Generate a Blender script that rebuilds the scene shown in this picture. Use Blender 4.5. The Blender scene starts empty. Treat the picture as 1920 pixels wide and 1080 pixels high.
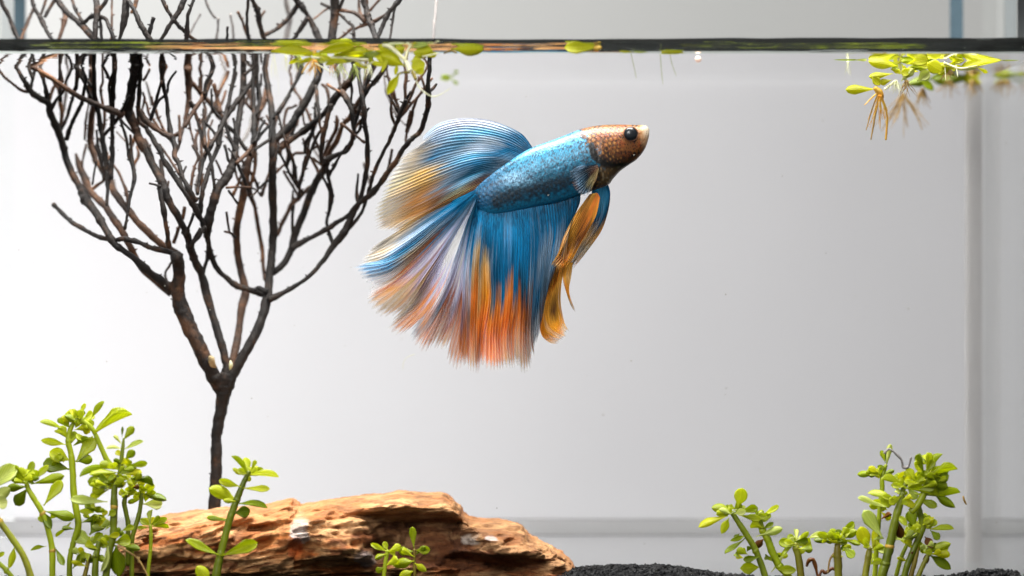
import bpy, math, random
import numpy as np
from mathutils import Vector, Matrix
random.seed(7); RS = np.random.RandomState(11)
S = 0.01            # builders work in centimetres, the scene is in metres
K = 7930.0          # focal length in photograph pixels
sc = bpy.context.scene
col = sc.collection
# ---------------------------------------------------------------- camera
cd = bpy.data.cameras.new('camera'); cam = bpy.data.objects.new('camera', cd); col.objects.link(cam)
cam.location = (0, -0.90, 0); cam.rotation_euler = (math.radians(90), 0, 0)
cd.sensor_width = 36; cd.lens = K/1920*36; cd.clip_start = 0.05; cd.clip_end = 20
cd.dof.use_dof = True; cd.dof.focus_distance = 0.932; cd.dof.aperture_fstop = 10.5
sc.camera = cam
# ---------------------------------------------------------------- world and lamps
w = bpy.data.worlds.new('World'); sc.world = w; w.use_nodes = True
w.node_tree.nodes['Background'].inputs[0].default_value = (0.99, 0.99, 1, 1)
w.node_tree.nodes['Background'].inputs[1].default_value = 0.30
sc.view_settings.view_transform = 'Standard'; sc.view_settings.look = 'None'
sc.view_settings.exposure = 0; sc.view_settings.gamma = 1
sc.cycles.max_bounces = 10; sc.cycles.transparent_max_bounces = 24
def area(name, loc, target, sx, sy, power, colr=(1, 1, 1)):
    l = bpy.data.lights.new(name, 'AREA'); l.shape = 'RECTANGLE'; l.size = sx*S; l.size_y = sy*S
    l.energy = power; l.color = colr
    o = bpy.data.objects.new(name, l); col.objects.link(o); o.location = Vector(loc)*S
    d = (Vector(target)-Vector(loc)); o.rotation_euler = d.to_track_quat('-Z', 'Y').to_euler()
    return o
area('tank_lamp', (-2, 1.5, 27), (0, 4.5, -3), 30, 12, 4.1, (1, 0.98, 0.93))
area('back_lamp', (-15.5, 34, -7), (-11, 12, -7), 18, 18, 1.0, (1, 0.988, 0.97))
area('wall_lamp', (-42, 38, 28), (-16, 70, 8), 20, 20, 3.9, (1, 0.98, 0.98))
area('front_fill', (-22, -55, 26), (0, 3, 0), 30, 20, 3.2, (1, 0.99, 0.97))  # added soft fill from the front, lifts the fish and its lower fins

# ---------------------------------------------------------------- helpers
def at(px, py, d):
    return ((px-960)/K*d, d-90.0, (540-py)/K*d)
def lin(c):
    c = np.asarray(c, float)
    if c.max() > 1.0: c = c/255.0
    return np.where(c <= 0.04045, c/12.92, ((c+0.055)/1.055)**2.4)
def tag(o, label=None, cat=None, group=None, kind=None):
    if label: o['label'] = label
    if cat: o['category'] = cat
    if group: o['group'] = group
    if kind: o['kind'] = kind
    return o
def link(name, me, mat=None, parent=None, smooth=True):
    o = bpy.data.objects.new(name, me); col.objects.link(o)
    if mat is not None and len(me.materials) == 0: me.materials.append(mat)
    if smooth and len(me.polygons): me.polygons.foreach_set('use_smooth', [True]*len(me.polygons))
    if parent is not None:
        o.parent = parent; o.matrix_parent_inverse = parent.matrix_basis.inverted()
    return o
def mesh(name, V, F, mat=None, parent=None, smooth=True, cols=None, alpha=None, local=False):
    V = np.asarray(V, float)*S
    me = bpy.data.meshes.new(name)
    me.from_pydata([tuple(v) for v in V.tolist()], [], [tuple(f) for f in (F.tolist() if hasattr(F, 'tolist') else F)])
    if cols is not None:
        a = me.color_attributes.new('Col', 'FLOAT_COLOR', 'POINT')
        c4 = np.ones((len(V), 4)); c4[:, :3] = cols
        if alpha is not None: c4[:, 3] = alpha
        a.data.foreach_set('color', c4.ravel())
    me.update()
    return link(name, me, mat, parent, smooth)
def empty(name, loc):
    o = bpy.data.objects.new(name, None); col.objects.link(o); o.location = Vector(loc)*S
    o.empty_display_size = 0.01
    return o
def grid_faces(n, m, wrap=False):
    i = np.arange(n-1)[:, None]; j = np.arange(m if wrap else m-1)[None, :]
    j2 = (j+1) % m
    return np.stack([i*m+j+0*i, i*m+j2+0*i, (i+1)*m+j2, (i+1)*m+j], -1).reshape(-1, 4)
def box(x0, x1, y0, y1, z0, z1):
    V = [(x, y, z) for x in (x0, x1) for y in (y0, y1) for z in (z0, z1)]
    F = [(0, 1, 3, 2), (4, 6, 7, 5), (0, 4, 5, 1), (2, 3, 7, 6), (0, 2, 6, 4), (1, 5, 7, 3)]
    return V, F
def hsh(*a):
    v = np.zeros_like(a[0], dtype=np.float64)
    for k, x in enumerate(a): v = v + x*(127.1, 311.7, 74.7)[k]
    v = np.sin(v)*43758.5453
    return v-np.floor(v)
def vnoise(x, y, z=None):                 # value noise in -1..1
    x = np.asarray(x, float); y = np.asarray(y, float)+0*x
    z = 0*x if z is None else np.asarray(z, float)+0*x
    xi, yi, zi = np.floor(x), np.floor(y), np.floor(z)
    fx, fy, fz = x-xi, y-yi, z-zi
    fx, fy, fz = [f*f*(3-2*f) for f in (fx, fy, fz)]
    r = 0
    for a in (0, 1):
        for b in (0, 1):
            for c in (0, 1):
                wgt = (fx if a else 1-fx)*(fy if b else 1-fy)*(fz if c else 1-fz)
                r = r+wgt*hsh(xi+a, yi+b, zi+c)
    return r*2-1
def fbm(x, y, z=None, o=4):
    r = 0; a = 0.5
    for k in range(o):
        r = r+a*vnoise(np.asarray(x)*2**k+17*k, np.asarray(y)*2**k+5*k, None if z is None else np.asarray(z)*2**k)
        a *= 0.5
    return r
def catmull(P, n):
    P = np.asarray(P, float); m = len(P)
    if m == 1: return np.repeat(P, n, 0)
    t = np.linspace(0, m-1, n); i = np.clip(t.astype(int), 0, m-2); f = (t-i)[:, None]
    Q = np.vstack([2*P[0]-P[1], P, 2*P[-1]-P[-2]])
    p0, p1, p2, p3 = Q[i], Q[i+1], Q[i+2], Q[i+3]
    return 0.5*((2*p1)+(-p0+p2)*f+(2*p0-5*p1+4*p2-p3)*f**2+(-p0+3*p1-3*p2+p3)*f**3)
def tube(P, sides=8, rough=0.0, seed=0, cap=True):
    """P: n x 4 (x,y,z,radius) in cm -> vertices, faces"""
    P = np.asarray(P, float); n = len(P)
    T = np.gradient(P[:, :3], axis=0); T /= np.linalg.norm(T, axis=1)[:, None]+1e-9
    up = np.array([0.13, 1.0, 0.07]); A = np.cross(T, up); A /= np.linalg.norm(A, axis=1)[:, None]+1e-9
    B = np.cross(T, A); th = np.linspace(0, 2*np.pi, sides, endpoint=False)
    r = P[:, 3][:, None]*np.ones(sides)[None]
    if rough:
        s = np.arange(n)[:, None]*0.55+seed*7.3
        r = r*(1+rough*vnoise(s+0*th[None], np.cos(th)[None]*1.2+seed, np.sin(th)[None]*1.2+0*s)
               + rough*0.8*vnoise(s*0.33, 0*s+seed*3.1+0.5))
    V = P[:, None, :3]+r[..., None]*(np.cos(th)[None, :, None]*A[:, None]+np.sin(th)[None, :, None]*B[:, None])
    V = V.reshape(-1, 3); F = grid_faces(n, sides, True).tolist()
    if cap:
        V = np.vstack([V, P[:1, :3]-T[:1]*P[0, 3]*0.4, P[-1:, :3]+T[-1:]*P[-1, 3]*0.6])
        a, b = len(V)-2, len(V)-1
        for j in range(sides):
            F.append((a, (j+1) % sides, j)); k = (n-1)*sides
            F.append((b, k+j, k+(j+1) % sides))
    return V, F
def join(parts):
    V = []; F = []; o = 0
    for v, f in parts:
        V.append(np.asarray(v, float)); F += [tuple(int(i)+o for i in q) for q in f]; o += len(v)
    return np.vstack(V), F

# ---------------------------------------------------------------- materials
def mat(name):
    m = bpy.data.materials.new(name); m.use_nodes = True; nt = m.node_tree; nt.nodes.clear()
    out = nt.nodes.new('ShaderNodeOutputMaterial')
    def N(t, **kw):
        n = nt.nodes.new('ShaderNode'+t)
        for k, v in kw.items():
            if k in n.inputs.keys(): 
                if isinstance(v, bpy.types.NodeSocket): nt.links.new(v, n.inputs[k])
                else: n.inputs[k].default_value = v
            else: setattr(n, k, v)
        return n
    def L(a, b): nt.links.new(a, b)
    return m, N, L, out
def rgba(c): c = lin(c); return (float(c[0]), float(c[1]), float(c[2]), 1)
def ramp(N, L, fac, stops):
    r = N('ValToRGB'); L(fac, r.inputs[0]); e = r.color_ramp.elements
    while len(e) < len(stops): e.new(0.5)
    for k, (p, c) in enumerate(stops): e[k].position = p; e[k].color = rgba(c)
    return r.outputs[0]
def noise_tex(N, L, scale, detail=4, rough=0.55, stretch=(1, 1, 1), coord='Object', base=100):
    tc = N('TexCoord'); mp = N('Mapping'); L(tc.outputs[coord], mp.inputs[0])
    mp.inputs['Scale'].default_value = [base*s for s in stretch]
    n = N('TexNoise', Scale=scale, Detail=detail, Roughness=rough); L(mp.outputs[0], n.inputs['Vector'])
    return n.outputs['Fac']
def bump(N, L, h, strength=0.5, dist=0.0005):
    b = N('Bump', Strength=strength, Distance=dist); L(h, b.inputs['Height']); return b.outputs[0]
def simple(name, c, rough=0.6, spec=0.4, noise=None, c2=None, bmp=0.0, stretch=(1, 1, 1), trans=0.0):
    m, N, L, out = mat(name)
    p = N('BsdfPrincipled', Roughness=rough); p.inputs['Specular IOR Level'].default_value = spec
    p.inputs['Base Color'].default_value = rgba(c)
    colr = None
    if noise:
        f = noise_tex(N, L, noise, stretch=stretch)
        colr = ramp(N, L, f, [(0.32, c), (0.68, c2 or c)]); L(colr, p.inputs['Base Color'])
        if bmp: L(bump(N, L, f, bmp), p.inputs['Normal'])
    if trans:
        t = N('BsdfTranslucent'); t.inputs[0].default_value = rgba(c)
        if colr: L(colr, t.inputs[0])
        mx = N('MixShader'); mx.inputs[0].default_value = trans
        L(p.outputs[0], mx.inputs[1]); L(t.outputs[0], mx.inputs[2]); L(mx.outputs[0], out.inputs[0])
    else: L(p.outputs[0], out.inputs[0])
    return m
M = {}
def leafmat(name, ca, cb, tr=0.6):
    m, N, L, out = mat(name)
    oi = N('ObjectInfo'); f = noise_tex(N, L, 3.0, 4, base=1, stretch=(1, 2.5, 1))
    ad = N('Math', operation='MULTIPLY_ADD'); L(oi.outputs['Random'], ad.inputs[0]); ad.inputs[1].default_value = 0.6
    sb = N('Math', operation='MULTIPLY'); L(f, sb.inputs[0]); sb.inputs[1].default_value = 0.45
    L(sb.outputs[0], ad.inputs[2])
    c = ramp(N, L, ad.outputs[0], [(0.15, ca), (0.85, cb)])
    p = N('BsdfPrincipled', Roughness=0.34); L(c, p.inputs['Base Color']); p.inputs['Specular IOR Level'].default_value = 0.55
    tcv = N('TexCoord'); sx = N('SeparateXYZ'); L(tcv.outputs['Object'], sx.inputs[0])
    ab = N('Math', operation='ABSOLUTE'); L(sx.outputs[1], ab.inputs[0])
    vn = N('Math', operation='MULTIPLY_ADD'); L(ab.outputs[0], vn.inputs[0]); vn.inputs[1].default_value = -1.1; L(sx.outputs[0], vn.inputs[2])
    wv = N('Math', operation='PINGPONG'); L(vn.outputs[0], wv.inputs[0]); wv.inputs[1].default_value = 0.07
    rib = N('MapRange'); L(ab.outputs[0], rib.inputs[0]); rib.inputs[1].default_value = 0.0; rib.inputs[2].default_value = 0.035; rib.inputs[3].default_value = 1.0; rib.inputs[4].default_value = 0.0
    hv = N('Math', operation='MULTIPLY_ADD'); L(wv.outputs[0], hv.inputs[0]); hv.inputs[1].default_value = 4.0; L(rib.outputs[0], hv.inputs[2])
    L(bump(N, L, hv.outputs[0], 0.5, 0.0002), p.inputs['Normal'])
    lc = N('MixRGB', blend_type='MULTIPLY'); lc.inputs[0].default_value = 1.0; L(c, lc.inputs[1])
    rr2 = ramp(N, L, hv.outputs[0], [(0.0, (225, 228, 210)), (0.35, (255, 255, 255))]); L(rr2, lc.inputs[2]); c = lc.outputs[0]; L(c, p.inputs['Base Color'])
    g = N('Gamma'); L(c, g.inputs[0]); g.inputs[1].default_value = 0.85
    t = N('BsdfTranslucent'); L(g.outputs[0], t.inputs[0])
    mx = N('MixShader'); mx.inputs[0].default_value = tr
    L(p.outputs[0], mx.inputs[1]); L(t.outputs[0], mx.inputs[2]); L(mx.outputs[0], out.inputs[0])
    return m
M['leaf'] = leafmat('leaf_green', (168, 184, 6), (236, 242, 60))
M['leaf_dark'] = leafmat('leaf_dark_green', (108, 130, 6), (176, 194, 20), 0.45)  # darker green leaf colour, less translucent
M['leaf_pale'] = leafmat('leaf_young', (205, 220, 110), (236, 240, 150), 0.5)
M['leaf_yellow'] = leafmat('leaf_yellow', (222, 222, 18), (246, 246, 72), 0.68)
M['leaf_brown'] = leafmat('leaf_withered', (96, 52, 18), (140, 84, 30), 0.25)
M['stem'] = simple('plant_stem', (136, 152, 12), 0.4, 0.5, 2.0, (178, 190, 30), 0.3, (1, 1, 0.4), 0.15)
M['stem_dark'] = simple('old_plant_stem', (76, 90, 8), 0.4, 0.5, 2.0, (128, 140, 20), 0.3, (1, 1, 0.4), 0.1)
M['stem_olive'] = simple('olive_plant_stem', (112, 100, 24), 0.45, 0.5, 1.6, (150, 158, 34), 0.3, (1, 1, 0.4), 0.1)
M['stem_red'] = simple('reddish_plant_stem', (96, 70, 24), 0.45, 0.5, 1.6, (140, 128, 34), 0.3, (1, 1, 0.4), 0.1)
M['node'] = simple('stem_node', (170, 130, 50), 0.5, 0.4, 6, (186, 160, 60), 0.2)
M['root'] = simple('orange_root', (214, 150, 40), 0.5, 0.4, 4, (226, 196, 90), 0.2, trans=0.4)
M['root_brown'] = simple('brown_root', (150, 118, 66), 0.5, 0.4, 4, (200, 168, 104), 0.2, trans=0.35)
M['root_white'] = simple('white_root', (232, 234, 190), 0.4, 0.5, 4, (246, 246, 226), trans=0.4)
M['root_green'] = simple('green_root', (160, 176, 84), 0.5, 0.4, 4, (196, 206, 120), trans=0.4)
M['runner'] = simple('pale_runner', (244, 240, 190), 0.35, 0.6, 4, (252, 250, 226), trans=0.3)
def bark(name, a, b, c):
    m, N, L, out = mat(name)
    f = noise_tex(N, L, 1.6, 6, 0.65)
    f2 = noise_tex(N, L, 7, 5, 0.7, (1, 1, 0.45))
    cc = ramp(N, L, f, [(0.38, a), (0.55, b), (0.72, c)])
    p = N('BsdfPrincipled', Roughness=0.62); p.inputs['Specular IOR Level'].default_value = 0.35
    L(cc, p.inputs['Base Color']); L(bump(N, L, f2, 0.9, 0.0009), p.inputs['Normal']); L(p.outputs[0], out.inputs[0])
    return m
M['bark'] = bark('wet_dark_bark', (17, 14, 15), (34, 26, 22), (98, 66, 44))
M['bark_brown'] = bark('brown_bark', (50, 38, 32), (86, 60, 44), (150, 104, 68))
M['bark_pale'] = bark('faded_bark', (112, 108, 108), (134, 128, 126), (150, 142, 138))
M['cut'] = simple('cut_wood', (150, 128, 92), 0.7, 0.3, 3, (196, 178, 140), 0.5)
# ---------------------------------------------------------------- room behind, tank, water
ZW = 5.017          # water line
XL, XR, YB, ZF = -12.0, 11.35, 12.0, -6.6
def thin(name, ior, tint, dirt=0.0):
    m, N, L, out = mat(name)
    fr = N('Fresnel', IOR=ior); t = N('BsdfTransparent'); t.inputs[0].default_value = tint
    g = N('BsdfGlossy', Roughness=0.02); g.inputs[0].default_value = (0.98, 0.98, 0.98, 1); mx = N('MixShader')
    L(fr.outputs[0], mx.inputs[0]); L(t.outputs[0], mx.inputs[1]); L(g.outputs[0], mx.inputs[2]); L(mx.outputs[0], out.inputs[0])
    return m, N, L, out, g
M['glass'] = thin('tank_glass', 1.12, (0.99, 1, 0.995, 1))[0]
m, N, L, out = mat('clean_front_glass')      # seen square on: nothing is mirrored in it
t = N('BsdfTransparent'); t.inputs[0].default_value = (1, 1, 1, 1); L(t.outputs[0], out.inputs[0])
M['front_glass'] = m
m, N, L, out, g = thin('water_skin', 1.33, (0.995, 1, 1, 1))
L(bump(N, L, noise_tex(N, L, 0.35, 2, 0.5, (1, 2.2, 1)), 0.10, 0.0012), g.inputs['Normal'])
g.inputs['Roughness'].default_value = 0.0
M['water'] = m
m, N, L, out = mat('water_meniscus')
g = N('BsdfGlossy', Roughness=0.0); g.inputs[0].default_value = (0.80, 0.86, 0.80, 1)
t = N('BsdfTransparent'); mx = N('MixShader'); mx.inputs[0].default_value = 0.985
L(bump(N, L, noise_tex(N, L, 0.5, 3, 0.6, (0.25, 3, 10)), 0.3, 0.002), g.inputs['Normal'])
L(t.outputs[0], mx.inputs[1]); L(g.outputs[0], mx.inputs[2]); L(mx.outputs[0], out.inputs[0])
M['meniscus'] = m
M['wall'] = simple('painted_wall', (178, 178, 177), 0.9, 0.2, 0.05, (183, 182, 181))
M['table'] = simple('dark_table', (14, 14, 15), 0.9, 0.1, 0.4, (26, 26, 26), 0.2)
def filmmat(name, c, tr, c2=None):
    m, N, L, out = mat(name)
    cc = ramp(N, L, noise_tex(N, L, 0.05, 3), [(0.3, c), (0.7, c2 or tuple(min(255, v+4) for v in c))])
    a = N('BsdfDiffuse'); b = N('BsdfTranslucent'); L(cc, a.inputs[0]); L(cc, b.inputs[0]); mx = N('MixShader'); mx.inputs[0].default_value = tr
    L(a.outputs[0], mx.inputs[1]); L(b.outputs[0], mx.inputs[2]); L(mx.outputs[0], out.inputs[0]); return m
M['film'] = filmmat('frosted_film', (238, 237, 239), 0.96)
M['film2'] = filmmat('grey_panel', (229, 228, 230), 0.93)
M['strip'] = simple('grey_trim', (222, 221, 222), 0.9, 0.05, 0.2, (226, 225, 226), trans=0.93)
M['strip2'] = simple('grey_bead', (160, 161, 166), 0.8, 0.2, 0.2, (170, 171, 175), trans=0.7)
M['film3'] = filmmat('frosted_side', (236, 236, 238), 0.35)
M['seam'] = simple('blue_grey_silicone', (46, 60, 68), 0.7, 0.1, 0.8, (64, 80, 90))
M['seam_soft'] = simple('clear_silicone', (212, 211, 211), 0.9, 0.05, 0.5, (216, 215, 215), trans=0.92)
M['black'] = simple('black_trim', (24, 26, 28), 0.4, 0.5, 1, (40, 42, 44))
V, F = box(-140, 140, 70, 72, -60, 90); wl = mesh('wall', V, F, M['wall'], smooth=False); tag(wl, kind='structure')
V, F = box(-60, 60, -14, 69.9, -10, -7.25); tb = mesh('table_top', V, F, M['table'], smooth=False); tag(tb, kind='structure')
tank = empty('aquarium', (0, 6, ZF)); tag(tank, 'clear rectangular glass fish tank with white frosted back, holding the blue fish', 'fish tank')
g_ = 0.4
for nm, b in (('front_pane', (XL-g_, XR+g_, -g_, 0, ZF-g_, 7.6)), ('back_pane', (XL-g_, XR+g_, YB, YB+g_, ZF-g_, 7.6)),
              ('side_pane', (XL-g_, XL, 0.003, YB-0.003, ZF-g_, 7.6)), ('side_pane', (XR, XR+g_, 0.003, YB-0.003, ZF-g_, 7.6)),
              ('bottom_pane', (XL+0.003, XR-0.003, 0.003, YB-0.003, ZF-g_, ZF))):
    V, F = box(*b); mesh(nm, V, F, M['front_glass' if nm == 'front_pane' else 'glass'], tank, smooth=False)
V, F = box(XL-5, XR+5, YB+g_+0.05, YB+g_+0.12, -5.60, 5.38); mesh('frosted_back_film', V, F, M['film'], tank, smooth=False)
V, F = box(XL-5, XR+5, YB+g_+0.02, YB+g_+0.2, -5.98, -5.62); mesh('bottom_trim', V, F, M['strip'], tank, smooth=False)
V, F = box(XL-5, XR+5, YB+g_+0.06, YB+g_+0.14, -7.0, -6.0); mesh('back_base_panel', V, F, M['film2'], tank, smooth=False)
V, F = box(XR-0.42, XR-0.02, YB-0.10, YB-0.02, ZF, ZW-0.02); mesh('corner_seam', V, F, M['seam_soft'], tank, smooth=False)
V, F = box(10.55, 10.85, YB-0.3, YB-0.05, ZW+0.03, 7.5); mesh('corner_seam', V, F, M['seam'], tank, smooth=False)
V, F = box(-11.98, -11.72, YB-0.3, YB-0.05, ZW+0.03, 7.5); mesh('corner_seam', V, F, M['seam'], tank, smooth=False)
V, F = box(10.86, 11.3, 0.75, 0.95, ZW+0.15, 7.5); mesh('corner_trim', V, F, M['black'], tank, smooth=False)
# water: surface sheet that climbs the front glass as a meniscus
nx, prof = 240, []
hs_ = np.linspace(0, 0.295, 15); ts_ = np.radians(np.interp(hs_, [0, 0.03, 0.20, 0.295], [4, 26, 40, 62]))
yo = np.concatenate([[0], np.cumsum(np.diff(hs_)/np.tan((ts_[1:]+ts_[:-1])/2))]); yo = yo[-1]-yo
prof = [(0.012+yo[k], hs_[k]) for k in range(14, -1, -1)]
ys = [p[0] for p in prof]+list(np.linspace(prof[-1][0]+0.05, YB-0.01, 40)); zs = [p[1] for p in prof]+[0]*40
xs = np.linspace(XL+0.01, XR-0.01, nx)
V = np.zeros((len(ys), nx, 3)); V[..., 0] = xs[None]; V[..., 1] = np.array(ys)[:, None]
hf = 1+0.06*vnoise(xs*0.35, 0*xs)+0.03*vnoise(xs*1.3, 0*xs+4)
V[..., 2] = ZW+np.array(zs)[:, None]*hf[None]
o = mesh('water', V.reshape(-1, 3), grid_faces(len(ys), nx), M['water']); o.data.materials.append(M['meniscus'])
mi = [1 if k//(nx-1) < 14 else 0 for k in range(len(o.data.polygons))]; o.data.polygons.foreach_set('material_index', mi)
tag(o, kind='structure')
# black gravel
def ico():
    t = (1+5**.5)/2
    V = np.array([(-1, t, 0), (1, t, 0), (-1, -t, 0), (1, -t, 0), (0, -1, t), (0, 1, t), (0, -1, -t), (0, 1, -t), (t, 0, -1), (t, 0, 1), (-t, 0, -1), (-t, 0, 1)], float)
    F = [(0, 11, 5), (0, 5, 1), (0, 1, 7), (0, 7, 10), (0, 10, 11), (1, 5, 9), (5, 11, 4), (11, 10, 2), (10, 7, 6), (7, 1, 8), (3, 9, 4), (3, 4, 2), (3, 2, 6), (3, 6, 8), (3, 8, 9), (4, 9, 5), (2, 4, 11), (6, 2, 10), (8, 6, 7), (9, 8, 1)]
    return V/np.linalg.norm(V[0]), F
IV, IF = ico()
def gz(x, y):
    px = 960+x*K/(y+90)
    m = 0.34*np.exp(-((px-1190)/150.0)**4)*np.exp(-((y-3.2)/1.8)**2)
    m = m+0.26*np.exp(-((px-1860)/70.0)**2)*np.exp(-((y-3.2)/1.8)**2)
    return -6.52+m+0.0*y+0.03*vnoise(x*1.5, y*1.5)
parts = []
nG = 13000
gx = RS.uniform(XL+0.1, XR-0.1, nG); gy = RS.uniform(0.12, 4.6, nG)
sel = RS.rand(nG) < 0.12
gx[:4200] = RS.uniform(1.0, 5.2, 4200); gy[:4200] = RS.uniform(1.8, 5.2, 4200)
GV = []; GF = []
for i in range(nG):
    r = RS.uniform(0.045, 0.085)
    A = np.array(Matrix.Rotation(RS.uniform(0, 6.28), 3, Vector(RS.randn(3))))
    v = (IV*(r*RS.uniform(0.7, 1.15, (12, 1)))*RS.uniform(0.7, 1.1, (1, 3)))@A.T
    z = gz(gx[i], gy[i])+RS.uniform(-0.06, 0.05)
    GV.append(v+[gx[i], gy[i], z]); GF += [(a+12*i, b+12*i, c+12*i) for a, b, c in IF]
M['gravel'] = simple('black_gravel', (3, 3, 4), 0.6, 0.22, 8, (12, 14, 18), 0.5)
o = mesh('gravel', np.vstack(GV), GF, M['gravel'], smooth=False)
tag(o, 'fine black aquarium gravel covering the tank floor', 'gravel', kind='stuff')
xs = np.linspace(XL+0.02, XR-0.02, 160); ys = np.linspace(0.05, 4.7, 50)
X, Y = np.meshgrid(xs, ys, indexing='ij'); Z = gz(X, Y)-0.05
o = mesh('gravel_bed', np.stack([X, Y, Z], -1).reshape(-1, 3), grid_faces(160, 50), M['gravel']); tag(o, kind='structure')
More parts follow.
